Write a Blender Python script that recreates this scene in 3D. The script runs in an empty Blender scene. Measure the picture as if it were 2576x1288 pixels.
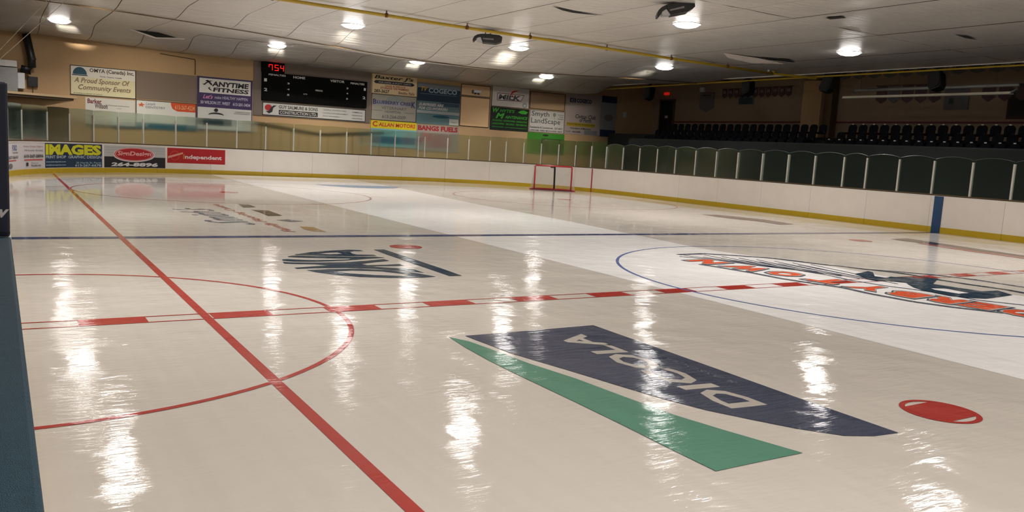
import bpy, bmesh, math, random
from mathutils import Vector, Matrix
from mathutils.geometry import tessellate_polygon
random.seed(4)
PI = math.pi
S = bpy.context.scene
C = S.collection

# ------------------------------------------------------------------ camera
cam_d = bpy.data.cameras.new('camera')
cam = bpy.data.objects.new('camera', cam_d)
C.objects.link(cam)
cam_d.sensor_width = 36.0
cam_d.lens = 2082.63 / 2576 * 36.0
cam_d.clip_start = 0.02
cam_d.clip_end = 300
cam.matrix_world = (Matrix.Translation((-13.1232, -8.7978, 1.8879)) @ Matrix.Rotation(-0.5593, 4, 'Z')
                    @ Matrix.Rotation(PI / 2 - 0.1269, 4, 'X') @ Matrix.Rotation(0.0573, 4, 'Z'))
S.camera = cam

# ------------------------------------------------------------------ world, exposure
w = bpy.data.worlds.new('world')
S.world = w
w.use_nodes = True
w.node_tree.nodes['Background'].inputs[0].default_value = (1.0, 0.9, 0.8, 1)
w.node_tree.nodes['Background'].inputs[1].default_value = 0.0
S.view_settings.view_transform = 'Standard'
S.view_settings.look = 'None'
S.view_settings.gamma = 1.0
S.view_settings.use_curve_mapping = False
S.view_settings.exposure = -0.06
LAMP_W = 172.0
LAMP_COL = (1.0, 0.96, 0.93)
LENS_GLOW = 42.0
S.cycles.use_denoising = True
S.cycles.max_bounces = 7
S.cycles.use_adaptive_sampling = True
S.cycles.adaptive_threshold = 0.05
S.cycles.adaptive_min_samples = 16
S.cycles.transparent_max_bounces = 16
S.cycles.sample_clamp_indirect = 6.0

# ------------------------------------------------------------------ dimensions (metres)
W, YE, CC = 12.99, 31.09, 8.15          # half width, half length, corner radius of the rink
HB = 1.20                                # top of the boards
YB, YG, YD = 6.88, 25.17, 5.17          # blue line, goal line, neutral spots
YW, XR, XL, YN = 36.0, 25.8, -17.0, -36.0  # far wall, right wall, left wall, near wall
ZR = 8.0

# ------------------------------------------------------------------ materials
def srgb(r, g, b):
    f = lambda c: (c / 255 / 12.92) if c / 255 <= 0.04045 else ((c / 255 + 0.055) / 1.055) ** 2.4
    return (f(r), f(g), f(b))
MATS = {}
def mat(name, col, rough=0.6, metal=0.0, emit=None, estr=1.0, vary=0.12, scale=6.0, bump=0.0, spec=0.5):
    if name in MATS: return MATS[name]
    m = bpy.data.materials.new(name); m.use_nodes = True
    nt = m.node_tree; N = nt.nodes; L = nt.links
    b = N['Principled BSDF']
    b.inputs['Roughness'].default_value = rough
    b.inputs['Metallic'].default_value = metal
    b.inputs['Specular IOR Level'].default_value = spec
    tc = N.new('ShaderNodeTexCoord')
    nz = N.new('ShaderNodeTexNoise'); nz.inputs['Scale'].default_value = scale; nz.inputs['Detail'].default_value = 4
    L.new(tc.outputs['Object'], nz.inputs['Vector'])
    mp = N.new('ShaderNodeMapRange'); mp.inputs['To Min'].default_value = 1 - vary; mp.inputs['To Max'].default_value = 1 + vary
    L.new(nz.outputs['Fac'], mp.inputs['Value'])
    mx = N.new('ShaderNodeMix'); mx.data_type = 'RGBA'; mx.blend_type = 'MULTIPLY'; mx.inputs[0].default_value = 1.0
    mx.inputs[6].default_value = (*col, 1)
    L.new(mp.outputs['Result'], mx.inputs[7])
    L.new(mx.outputs[2], b.inputs['Base Color'])
    if bump:
        bp = N.new('ShaderNodeBump'); bp.inputs['Strength'].default_value = bump; bp.inputs['Distance'].default_value = 0.01
        n2 = N.new('ShaderNodeTexNoise'); n2.inputs['Scale'].default_value = scale * 12
        L.new(tc.outputs['Object'], n2.inputs['Vector']); L.new(n2.outputs['Fac'], bp.inputs['Height'])
        L.new(bp.outputs['Normal'], b.inputs['Normal'])
    if emit:
        b.inputs['Emission Color'].default_value = (*emit, 1); b.inputs['Emission Strength'].default_value = estr
    MATS[name] = m
    return m

def ice_mat(name, col, vary=0.06):
    """paint under a thin film of wet, resurfaced ice: sharp, faintly rippled reflections"""
    m = bpy.data.materials.new(name); m.use_nodes = True
    nt = m.node_tree; N = nt.nodes; L = nt.links
    b = N['Principled BSDF']
    b.inputs['IOR'].default_value = 1.33
    geo = N.new('ShaderNodeNewGeometry')
    nz = N.new('ShaderNodeTexNoise'); nz.inputs['Scale'].default_value = 0.35; nz.inputs['Detail'].default_value = 6
    nz.inputs['Roughness'].default_value = 0.65
    L.new(geo.outputs['Position'], nz.inputs['Vector'])
    mp = N.new('ShaderNodeMapRange'); mp.inputs['To Min'].default_value = 1 - vary; mp.inputs['To Max'].default_value = 1 + vary
    L.new(nz.outputs['Fac'], mp.inputs['Value'])
    # long pale brush streaks left by the resurfacer, running down the rink
    mp2 = N.new('ShaderNodeMapping'); mp2.inputs['Scale'].default_value = (9.0, 0.25, 1)
    mp2.inputs['Rotation'].default_value = (0, 0, 0.03)
    st = N.new('ShaderNodeTexNoise'); st.inputs['Scale'].default_value = 1.0; st.inputs['Detail'].default_value = 3
    L.new(geo.outputs['Position'], mp2.inputs['Vector']); L.new(mp2.outputs['Vector'], st.inputs['Vector'])
    ms = N.new('ShaderNodeMapRange'); ms.inputs['From Min'].default_value = 0.3; ms.inputs['From Max'].default_value = 0.75
    ms.inputs['To Min'].default_value = 0.975; ms.inputs['To Max'].default_value = 1.03
    L.new(st.outputs['Fac'], ms.inputs['Value'])
    mul = N.new('ShaderNodeMath'); mul.operation = 'MULTIPLY'
    L.new(mp.outputs['Result'], mul.inputs[0]); L.new(ms.outputs['Result'], mul.inputs[1])
    mx = N.new('ShaderNodeMix'); mx.data_type = 'RGBA'; mx.blend_type = 'MULTIPLY'; mx.inputs[0].default_value = 1.0
    mx.inputs[6].default_value = (*col, 1)
    L.new(mul.outputs[0], mx.inputs[7]); L.new(mx.outputs[2], b.inputs['Base Color'])
    # the relief is strongest around the benches and fades towards the far, freshly flooded end
    sx_ = N.new('ShaderNodeSeparateXYZ'); L.new(geo.outputs['Position'], sx_.inputs[0])
    far = N.new('ShaderNodeMapRange'); far.inputs['From Min'].default_value = 2.0; far.inputs['From Max'].default_value = 17.0
    far.inputs['To Min'].default_value = 1.0; far.inputs['To Max'].default_value = 0.10
    L.new(sx_.outputs['Y'], far.inputs['Value'])
    pn = N.new('ShaderNodeTexNoise'); pn.inputs['Scale'].default_value = 0.9; pn.inputs['Detail'].default_value = 3
    L.new(geo.outputs['Position'], pn.inputs['Vector'])
    pr = N.new('ShaderNodeMapRange'); pr.inputs['From Min'].default_value = 0.38; pr.inputs['From Max'].default_value = 0.62
    pr.inputs['To Min'].default_value = 0.45; pr.inputs['To Max'].default_value = 1.35
    L.new(pn.outputs['Fac'], pr.inputs['Value'])
    wet = N.new('ShaderNodeMath'); wet.operation = 'MULTIPLY'
    L.new(far.outputs['Result'], wet.inputs[0]); L.new(pr.outputs['Result'], wet.inputs[1])
    # surface relief: wide undulation, small ripples, fine scratches
    def bump(scale3, sc, strength, dist, prev, det=2):
        mpp = N.new('ShaderNodeMapping'); mpp.inputs['Scale'].default_value = scale3
        mpp.inputs['Rotation'].default_value = (0, 0, 0.35)
        n = N.new('ShaderNodeTexNoise'); n.inputs['Scale'].default_value = sc; n.inputs['Detail'].default_value = det
        L.new(geo.outputs['Position'], mpp.inputs['Vector']); L.new(mpp.outputs['Vector'], n.inputs['Vector'])
        bp = N.new('ShaderNodeBump'); bp.inputs['Strength'].default_value = strength; bp.inputs['Distance'].default_value = dist
        hm = N.new('ShaderNodeMath'); hm.operation = 'MULTIPLY'
        L.new(n.outputs['Fac'], hm.inputs[0]); L.new(wet.outputs[0], hm.inputs[1]); L.new(hm.outputs[0], bp.inputs['Height'])
        if prev: L.new(prev.outputs['Normal'], bp.inputs['Normal'])
        return bp
    b1 = bump((1, 1, 1), 2.2, 1.0, 0.008, None, 1)
    b2 = bump((0.4, 1.7, 1), 11.0, 1.0, 0.0034, b1, 5)
    L.new(b2.outputs['Normal'], b.inputs['Normal'])
    # a share of the surface is frosted with fine scratches and does not mirror
    fd = N.new('ShaderNodeBsdfDiffuse'); L.new(mx.outputs[2], fd.inputs[0]); L.new(b2.outputs['Normal'], fd.inputs['Normal'])
    ms_ = N.new('ShaderNodeMixShader'); ms_.inputs[0].default_value = 0.10
    L.new(b.outputs[0], ms_.inputs[1]); L.new(fd.outputs[0], ms_.inputs[2])
    L.new(ms_.outputs[0], N['Material Output'].inputs['Surface'])
    rr = N.new('ShaderNodeMapRange'); rr.inputs['To Min'].default_value = 0.03; rr.inputs['To Max'].default_value = 0.08
    L.new(wet.outputs[0], rr.inputs['Value']); L.new(rr.outputs['Result'], b.inputs['Roughness'])
    return m

ICE = ice_mat('ice', (0.62, 0.575, 0.515), 0.05)
ICE_WHITE = ice_mat('whiter_ice', (0.93, 0.91, 0.89), 0.02)
ICE_RED = ice_mat('red_ice_paint', (0.42, 0.045, 0.035), 0.10)
ICE_BLUE = ice_mat('blue_ice_paint', (0.035, 0.055, 0.17), 0.10)
ICE_RINGBLUE = ice_mat('pale_blue_ring_paint', (0.14, 0.19, 0.42), 0.10)
ICE_CREASE = ice_mat('light_blue_ice_paint', (0.03, 0.24, 0.50), 0.05)
ICE_NAVY = ice_mat('navy_ice_paint', (0.050, 0.062, 0.105), 0.15)
ICE_TEAL = ice_mat('slate_blue_ice_paint', (0.030, 0.055, 0.085), 0.10)
ICE_GREEN = ice_mat('green_ice_paint', (0.085, 0.255, 0.175), 0.10)
ICE_PINK = ice_mat('faded_red_ice_paint', (0.48, 0.13, 0.09), 0.15)
ICE_ORANGE = ice_mat('orange_red_ice_paint', (0.80, 0.115, 0.045), 0.05)
ICE_BROWN = ice_mat('brown_ice_paint', (0.075, 0.045, 0.035), 0.2)
ICE_OCHRE = ice_mat('ochre_ice_paint', (0.36, 0.22, 0.07), 0.2)
ICE_GREY = ice_mat('grey_ice_paint', (0.13, 0.14, 0.17), 0.2)
ICE_MAROON = ice_mat('maroon_ice_paint', (0.10, 0.022, 0.030), 0.2)
ICE_CREAM = ice_mat('cream_ice_paint', (0.50, 0.46, 0.41), 0.05)

def foil_mat():
    m = bpy.data.materials.new('ceiling_foil'); m.use_nodes = True
    nt = m.node_tree; N = nt.nodes; L = nt.links
    b = N['Principled BSDF']
    geo = N.new('ShaderNodeNewGeometry')
    b.inputs['Metallic'].default_value = 0.60
    b.inputs['Roughness'].default_value = 0.42
    nz = N.new('ShaderNodeTexNoise'); nz.inputs['Scale'].default_value = 0.5; nz.inputs['Detail'].default_value = 5
    L.new(geo.outputs['Position'], nz.inputs['Vector'])
    mr = N.new('ShaderNodeMapRange'); mr.inputs['To Min'].default_value = 0.86; mr.inputs['To Max'].default_value = 1.1
    L.new(nz.outputs['Fac'], mr.inputs['Value'])
    mx = N.new('ShaderNodeMix'); mx.data_type = 'RGBA'; mx.blend_type = 'MULTIPLY'; mx.inputs[0].default_value = 1.0
    mx.inputs[6].default_value = (0.64, 0.61, 0.57, 1)
    L.new(mr.outputs['Result'], mx.inputs[7]); L.new(mx.outputs[2], b.inputs['Base Color'])
    mp = N.new('ShaderNodeMapping'); mp.inputs['Scale'].default_value = (0.55, 4.2, 1); mp.inputs['Rotation'].default_value = (0, 0, 0.12)
    n2 = N.new('ShaderNodeTexNoise'); n2.inputs['Scale'].default_value = 1.6; n2.inputs['Detail'].default_value = 5
    n2.inputs['Roughness'].default_value = 0.6
    L.new(geo.outputs['Position'], mp.inputs['Vector']); L.new(mp.outputs['Vector'], n2.inputs['Vector'])
    bp = N.new('ShaderNodeBump'); bp.inputs['Strength'].default_value = 1.0; bp.inputs['Distance'].default_value = 0.11
    L.new(n2.outputs['Fac'], bp.inputs['Height']); L.new(bp.outputs['Normal'], b.inputs['Normal'])
    return m
FOIL = foil_mat()

def glass_mat():
    """old scratched acrylic: part clear, part blurred, a greenish bloom on its faces"""
    m = bpy.data.materials.new('scratched_acrylic'); m.use_nodes = True
    nt = m.node_tree; N = nt.nodes; L = nt.links
    for n in list(N): N.remove(n)
    out = N.new('ShaderNodeOutputMaterial')
    tr = N.new('ShaderNodeBsdfTransparent'); tr.inputs[0].default_value = (0.84, 0.895, 0.83, 1)
    rf = N.new('ShaderNodeBsdfRefraction'); rf.inputs['Color'].default_value = (0.84, 0.895, 0.83, 1)
    rf.inputs['Roughness'].default_value = 0.22; rf.inputs['IOR'].default_value = 1.35
    m1 = N.new('ShaderNodeMixShader'); m1.inputs[0].default_value = 0.55
    L.new(tr.outputs[0], m1.inputs[1]); L.new(rf.outputs[0], m1.inputs[2])
    gl = N.new('ShaderNodeBsdfGlossy'); gl.inputs['Roughness'].default_value = 0.12; gl.inputs['Color'].default_value = (0.5, 0.58, 0.54, 1)
    fr = N.new('ShaderNodeFresnel'); fr.inputs['IOR'].default_value = 1.22
    m2 = N.new('ShaderNodeMixShader'); L.new(fr.outputs[0], m2.inputs[0]); L.new(m1.outputs[0], m2.inputs[1]); L.new(gl.outputs[0], m2.inputs[2])
    df = N.new('ShaderNodeBsdfDiffuse'); df.inputs[0].default_value = (0.035, 0.055, 0.05, 1)
    m3 = N.new('ShaderNodeMixShader'); m3.inputs[0].default_value = 0.04
    L.new(m2.outputs[0], m3.inputs[1]); L.new(df.outputs[0], m3.inputs[2])
    L.new(m3.outputs[0], out.inputs['Surface'])
    return m
GLASS = glass_mat()

BOARD = mat('white_board_plastic', (0.80, 0.745, 0.68), 0.35, vary=0.06, scale=2)
CAP = mat('board_cap_white', (0.78, 0.76, 0.74), 0.4, vary=0.03)
KICK = mat('yellow_kickplate', (0.52, 0.35, 0.004), 0.4, vary=0.08)
BLUEPL = mat('blue_plastic_cap', (0.014, 0.048, 0.072), 0.6, vary=0.3, scale=30, bump=0.6, spec=0.25)
PAD = mat('navy_vinyl_pad', (0.006, 0.012, 0.030), 0.45, vary=0.1)
POST = mat('aluminium_post', (0.62, 0.60, 0.55), 0.45, 0.3)
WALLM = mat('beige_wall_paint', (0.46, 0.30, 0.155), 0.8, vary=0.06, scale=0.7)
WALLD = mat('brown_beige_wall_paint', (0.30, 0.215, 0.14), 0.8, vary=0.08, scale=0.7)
ROOFM = mat('dark_roof_deck', (0.035, 0.028, 0.022), 0.8)
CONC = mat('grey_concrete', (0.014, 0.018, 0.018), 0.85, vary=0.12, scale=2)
FLOORC = mat('rubber_floor', (0.015, 0.015, 0.016), 0.8)
DARK = mat('black_plastic', (0.008, 0.008, 0.009), 0.4)
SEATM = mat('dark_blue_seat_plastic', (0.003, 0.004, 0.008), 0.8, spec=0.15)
PLATE = mat('pale_number_plate', (0.55, 0.55, 0.55), 0.4)
YELLOW = mat('yellow_pipe_paint', (0.42, 0.28, 0.012), 0.45)
RUST = mat('rusty_clamp', (0.12, 0.04, 0.02), 0.7)
STEEL = mat('brown_steel', (0.11, 0.065, 0.025), 0.6)
GREYM = mat('grey_metal', (0.30, 0.30, 0.29), 0.5, 0.3)
WHITEM = mat('white_painted_metal', (0.62, 0.62, 0.60), 0.5)
EDGEM = mat('polished_acrylic_edge', (0.10, 0.12, 0.115), 0.4)
REDM = mat('red_goal_paint', (0.42, 0.012, 0.015), 0.35)
NETM = mat('white_net_cord', (0.55, 0.52, 0.48), 0.8)
REDTRIM = mat('dark_red_trim', (0.13, 0.012, 0.012), 0.6)
ROPE = mat('pale_rope', (0.30, 0.25, 0.18), 0.8)
CABLE = mat('dark_brown_cable', (0.05, 0.03, 0.015), 0.7)
PLY = mat('grey_plywood', (0.25, 0.205, 0.175), 0.8, vary=0.06, scale=1.5)
TEAR = mat('torn_black_void', (0.003, 0.003, 0.003), 0.9)
FLAP = mat('pale_foil_back', (0.55, 0.50, 0.46), 0.6)
LENS = mat('glowing_lens', (0.9, 0.9, 0.9), 0.3, emit=LAMP_COL, estr=LENS_GLOW, vary=0)
LED = mat('red_led', (0.5, 0.0, 0.0), 0.4, emit=(1.0, 0.01, 0.005), estr=1.6, vary=0)
EXITM = mat('red_exit_face', (0.4, 0.0, 0.0), 0.4, emit=(1.0, 0.02, 0.01), estr=0.35, vary=0)

# ------------------------------------------------------------------ builders
def tag(o, label=None, cat=None, group=None, kind=None):
    if label: o['label'] = label
    if cat: o['category'] = cat
    if group: o['group'] = group
    if kind: o['kind'] = kind
    return o
def empty(name, loc=(0, 0, 0), label=None, cat=None, group=None, kind=None):
    o = bpy.data.objects.new(name, None); C.objects.link(o); o.location = loc; o.empty_display_size = 0.2
    return tag(o, label, cat, group, kind)
def link(name, me, m, parent=None, loc=None, smooth=False):
    if m is not None and not me.materials: me.materials.append(m)
    if smooth:
        for p in me.polygons: p.use_smooth = True
    o = bpy.data.objects.new(name, me); C.objects.link(o)
    if parent is not None: o.parent = parent
    if loc is not None: o.location = loc
    return o
def mesh(name, V, F):
    me = bpy.data.meshes.new(name); me.from_pydata([tuple(v) for v in V], [], F); me.update(); return me
class MB:
    def __init__(self): self.V = []; self.F = []
    def add(self, V, F):
        n = len(self.V); self.V += [tuple(v) for v in V]; self.F += [tuple(i + n for i in f) for f in F]; return self
    def box(self, x0, y0, z0, x1, y1, z1, M=None):
        V = [Vector(p) for p in ((x0,y0,z0),(x1,y0,z0),(x1,y1,z0),(x0,y1,z0),(x0,y0,z1),(x1,y0,z1),(x1,y1,z1),(x0,y1,z1))]
        if M is not None: V = [M @ v for v in V]
        return self.add(V, [(3,2,1,0),(4,5,6,7),(0,1,5,4),(1,2,6,5),(2,3,7,6),(3,0,4,7)])
    def tube(self, pts, r, n=8, cap=True):
        pts = [Vector(p) for p in pts]; rings = []
        for i, p in enumerate(pts):
            a = pts[max(i-1, 0)]; b = pts[min(i+1, len(pts)-1)]; d = (b - a).normalized()
            up = Vector((0, 0, 1)) if abs(d.z) < 0.95 else Vector((1, 0, 0))
            u = d.cross(up).normalized(); v = u.cross(d).normalized()
            rings.append([p + (u*math.cos(2*PI*k/n) + v*math.sin(2*PI*k/n))*r for k in range(n)])
        V = [q for rg in rings for q in rg]; F = []
        for i in range(len(rings)-1):
            for k in range(n):
                F.append((i*n+k, i*n+(k+1) % n, (i+1)*n+(k+1) % n, (i+1)*n+k))
        if cap: F += [tuple(range(n))[::-1], tuple((len(rings)-1)*n+k for k in range(n))]
        return self.add(V, F)
    def prism(self, pts2, f0, f1):
        """closed outline pts2 swept between mapping f0(p) and f1(p)"""
        n = len(pts2); V = [f0(p) for p in pts2] + [f1(p) for p in pts2]
        F = [tuple(range(n))[::-1], tuple(range(n, 2*n))] + [(i, (i+1) % n, n+(i+1) % n, n+i) for i in range(n)]
        return self.add(V, F)
    def obj(self, name, m, parent=None, loc=None, smooth=False, bevel=0):
        o = link(name, mesh(name, self.V, self.F), m, parent, loc, smooth)
        if bevel:
            b = o.modifiers.new('bevel', 'BEVEL'); b.width = bevel; b.segments = 2; b.limit_method = 'ANGLE'
        return o
def box(name, a, b, m, parent=None, bevel=0):
    return MB().box(*a, *b).obj(name, m, parent, bevel=bevel)

_tc = {}
def text_geo(s, shear=0.0, bold=0.0):
    k = (s, shear, bold)
    if k not in _tc:
        cu = bpy.data.curves.new('t', 'FONT'); cu.body = s; cu.shear = shear; cu.offset = bold; cu.resolution_u = 2
        o = bpy.data.objects.new('t', cu); C.objects.link(o)
        dg = bpy.context.evaluated_depsgraph_get()
        me = bpy.data.meshes.new_from_object(o.evaluated_get(dg))
        V = [(v.co.x, v.co.y) for v in me.vertices]; F = [tuple(p.vertices) for p in me.polygons]
        x0 = min(v[0] for v in V); x1 = max(v[0] for v in V); y0 = min(v[1] for v in V); y1 = max(v[1] for v in V)
        _tc[k] = ([((x-x0)/(x1-x0), (y-y0)/(y1-y0)) for x, y in V], F)
        C.objects.unlink(o); bpy.data.objects.remove(o); bpy.data.meshes.remove(me)
    return _tc[k]

# stadium outline of the rink, s = 0 at (W, 0), running towards the far end and round
L1 = YE - CC; LA = CC * PI / 2; L2 = 2 * (W - CC)
PER = 4 * L1 + 4 * LA + 2 * L2
def rim(s, d=0.0):
    """point and inward normal on the boards' face; d moves it inward (+) or outward (-)"""
    s = s % PER
    segs = [(L1, 'r'), (LA, 'a1'), (L2, 't'), (LA, 'a2'), (2*L1, 'l'), (LA, 'a3'), (L2, 'b'), (LA, 'a4'), (L1, 'r2')]
    for ln, k in segs:
        if s <= ln: break
        s -= ln
    if k == 'r': p = (W, s); n = (-1, 0)
    elif k == 'r2': p = (W, -L1 + s); n = (-1, 0)
    elif k == 't': p = (W - CC - s, YE); n = (0, -1)
    elif k == 'b': p = (-W + CC + s, -YE); n = (0, 1)
    elif k == 'l': p = (-W - 0.08*min(1.0, s/4, (2*L1-s)/4), L1 - s); n = (1, 0)
    else:
        c, a0 = {'a1': ((W-CC, YE-CC), 0), 'a2': ((-W+CC, YE-CC), PI/2), 'a3': ((-W+CC, -YE+CC), PI), 'a4': ((W-CC, -YE+CC), 1.5*PI)}[k]
        a = a0 + s / CC; p = (c[0]+CC*math.cos(a), c[1]+CC*math.sin(a)); n = (-math.cos(a), -math.sin(a))
    return (p[0]+n[0]*d, p[1]+n[1]*d)
def rim_strip(s0, s1, z0, z1, d0, d1, n=1):
    """a solid bar following the boards between two distances"""
    m = MB(); V = []; F = []
    for i in range(n+1):
        s = s0 + (s1-s0)*i/n
        a = rim(s, d0); b = rim(s, d1)
        V += [(a[0], a[1], z0), (b[0], b[1], z0), (b[0], b[1], z1), (a[0], a[1], z1)]
    for i in range(n):
        o = i*4; p = o+4
        for k in range(4): F.append((o+k, o+(k+1) % 4, p+(k+1) % 4, p+k))
    F += [(3, 2, 1, 0), (n*4, n*4+1, n*4+2, n*4+3)]
    return m.add(V, F)

# ================================================================== THE SETTING
floor = box('floor', (XL, YN, -0.2), (XR, YW, -0.02), FLOORC); tag(floor, kind='structure')
# ice sheet (outline filled), child of the floor
pts = [rim(PER*i/240, -0.05) for i in range(240)]
ice = link('ice_sheet', mesh('ice_sheet', [(x, y, 0.0) for x, y in pts], [tuple(range(240))]), ICE, floor)
tag(ice, label='glossy cream-white sheet of ice')

def wall(name, a, b, m):
    return tag(box(name, a, b, m), kind='structure')
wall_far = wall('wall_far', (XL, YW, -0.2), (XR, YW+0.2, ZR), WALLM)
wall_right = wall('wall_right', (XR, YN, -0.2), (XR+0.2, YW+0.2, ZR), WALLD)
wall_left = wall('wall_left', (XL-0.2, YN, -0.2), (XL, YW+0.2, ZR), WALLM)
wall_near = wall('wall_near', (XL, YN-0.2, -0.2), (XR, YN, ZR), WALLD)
roof = tag(box('ceiling', (XL, YN, ZR), (XR, YW, ZR+0.1), ROOFM), kind='structure')
tag(box('trim_1', (25.72, 22.7, 4.36), (XR, 34.0, 4.44), REDTRIM), kind='structure')
tag(box('trim_2', (25.72, -5.0, 4.36), (XR, 21.3, 4.44), REDTRIM), kind='structure')

# suspended foil ceiling: strips of panels, sagging between the far lamp rows
XE = 19.25
def sst(t):
    t = max(0.0, min(1.0, t)); return t*t*(3-2*t)
def zc(x, y):
    a1 = 0.60*math.exp(-((x-5)/10.0)**2) + 0.05
    a2 = 0.30 + 0.16*sst((x+12)/8)
    z = 6.22
    z -= a1*sst((y-22.3)/2.5)*(1-sst((y-25.2)/5.8))
    z -= a2*sst((y-32.2)/1.9)
    return z
xs = [XL + 0.02] + [-1.22 + 2.05*k for k in range(-7, 10)] + [XE]
xs = [x for x in xs if XL < x <= XE]; xs = [XL+0.02] + [x for x in xs if x > XL+0.5]
ysb = [YN+0.1, -24.0, -11.7, -1.6, 8.4, 18.3, 25.0, 31.0, YW-0.02]
for i in range(len(xs)-1):
    for j in range(len(ysb)-1):
        a, b = xs[i]+0.011, xs[i+1]-0.011; c, d = ysb[j]+(0.008 if j else 0), ysb[j+1]-0.008
        nx, ny = 4, (16 if j >= 5 else 4)
        V = []; F = []
        off = random.uniform(-0.006, 0.006)
        for q in range(ny+1):
            for p in range(nx+1):
                u = p/nx; v = q/ny; y = c+(d-c)*v
                V.append((a+(b-a)*u, y, zc(a+(b-a)*u, y)+off - 0.012*math.sin(PI*u) + (random.uniform(-.006, .006) if 0 < p < nx else 0)))
        for q in range(ny):
            for p in range(nx):
                o = q*(nx+1)+p; F.append((o, o+nx+1, o+nx+2, o+1))
        link('ceiling_panel', mesh('ceiling_panel', V, F), FOIL, roof, smooth=True)
box('edge_hem', (XE, YN+.1, 6.185), (XE+0.05, YW-.05, 6.25), WHITEM, roof)
# torn places in the foil
def flat_piece(name, pts3, m, parent, lab=None):
    o = link(name, mesh(name, pts3, [tuple(range(len(pts3)))]), m, parent)
    if lab: tag(o, label=lab)
    return o
flat_piece('tear', [(0.95, 12.25, 6.19), (1.5, 12.52, 6.17), (1.95, 12.60, 6.165), (2.4, 12.50, 6.17), (2.95, 12.32, 6.19), (2.4, 12.40, 6.19), (1.9, 12.42, 6.19), (1.45, 12.36, 6.19)], TEAR, roof, 'dark curved slit in the foil')
flat_piece('torn_flap', [(11.5, 15.6, 6.2), (13.3, 15.35, 6.16), (14.6, 15.1, 6.05), (13.9, 16.3, 6.08), (12.6, 16.4, 6.17)], FLAP, roof, 'pale torn flap of foil')
flat_piece('tear', [(13.3, 15.3, 6.185), (14.3, 14.7, 6.185), (15.3, 15.2, 6.185), (14.3, 15.4, 6.185)], TEAR, roof)
flat_piece('tear', [(7.25, 7.5, 6.18), (7.55, 7.55, 6.18), (7.62, 7.05, 6.18), (7.35, 7.0, 6.18)], TEAR, roof)
flat_piece('tear', [(11.9, 6.4, 6.18), (12.7, 6.5, 6.17), (13.3, 6.45, 6.18), (12.6, 6.3, 6.18)], TEAR, roof)
flat_piece('torn_flap', [(-8.1, 31.8, 6.20), (-6.95, 32.2, 6.00), (-6.95, 32.22, 5.94), (-8.1, 31.82, 6.16)], FLAP, roof, 'pale hanging edge of torn foil')
flat_piece('torn_flap', [(-6.95, 32.2, 6.00), (-5.8, 31.9, 6.06), (-5.8, 31.92, 6.02), (-6.95, 32.22, 5.94)], FLAP, roof)
flat_piece('tear', [(-7.9, 31.9, 6.19), (-6.95, 32.25, 6.01), (-6.1, 32.0, 6.07), (-6.9, 31.9, 6.19)], TEAR, roof)

# ================================================================== PAINT ON THE ICE (thin films, children of the floor)
_lay = [0]
def paint(name, polys, m, z=None, holes=None, lab=None):
    """polys: list of outlines; holes: list of outlines cut from the outline with the same index"""
    if z is None: _lay[0] += 1; z = 0.0012 + 0.00012*_lay[0]
    V = []; F = []
    for i, p in enumerate(polys):
        hs = (holes or {}).get(i, [])
        loops = [[Vector((x, y, 0)) for x, y in p]] + [[Vector((x, y, 0)) for x, y in h] for h in hs]
        tris = tessellate_polygon(loops); n = len(V)
        V += [(v.x, v.y, z) for lp in loops for v in lp]
        F += [tuple(n+a for a in t) for t in tris]
    me = mesh(name, V, F)
    for p in me.polygons:
        if p.normal.z < 0: p.flip()
    o = link(name, me, m, floor)
    if lab: tag(o, label=lab)
    return o
def rect(x0, y0, x1, y1): return [(x0, y0), (x1, y0), (x1, y1), (x0, y1)]
def ring(cx, cy, r, wd, a0=0, a1=2*PI, n=96):
    o = []
    for i in range(n):
        t0 = a0+(a1-a0)*i/n; t1 = a0+(a1-a0)*(i+1)/n
        o.append([(cx+(r+wd/2)*math.cos(t0), cy+(r+wd/2)*math.sin(t0)), (cx+(r+wd/2)*math.cos(t1), cy+(r+wd/2)*math.sin(t1)),
                  (cx+(r-wd/2)*math.cos(t1), cy+(r-wd/2)*math.sin(t1)), (cx+(r-wd/2)*math.cos(t0), cy+(r-wd/2)*math.sin(t0))])
    return o
def polyline(pts, wd):
    o = []
    for (x0, y0), (x1, y1) in zip(pts, pts[1:]):
        dx, dy = x1-x0, y1-y0; l = math.hypot(dx, dy); nx, ny = -dy/l*wd/2, dx/l*wd/2
        o.append([(x0+nx, y0+ny), (x1+nx, y1+ny), (x1-nx, y1-ny), (x0-nx, y0-ny)])
    return o
def ice_text(name, s, B0, B1, T0, m, shear=0, bold=0.0, lab=None):
    V, F = text_geo(s, shear, bold); _lay[0] += 1; z = 0.0012+0.00012*_lay[0]
    ex = (B1[0]-B0[0], B1[1]-B0[1]); ey = (T0[0]-B0[0], T0[1]-B0[1])
    P = [(B0[0]+u*ex[0]+v*ey[0], B0[1]+u*ex[1]+v*ey[1], z) for u, v in V]
    me = mesh(name, P, F)
    for p in me.polygons:
        if p.normal.z < 0: p.flip()
    o = link(name, me, m, floor)
    if lab: tag(o, label=lab)
    return o

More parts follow.
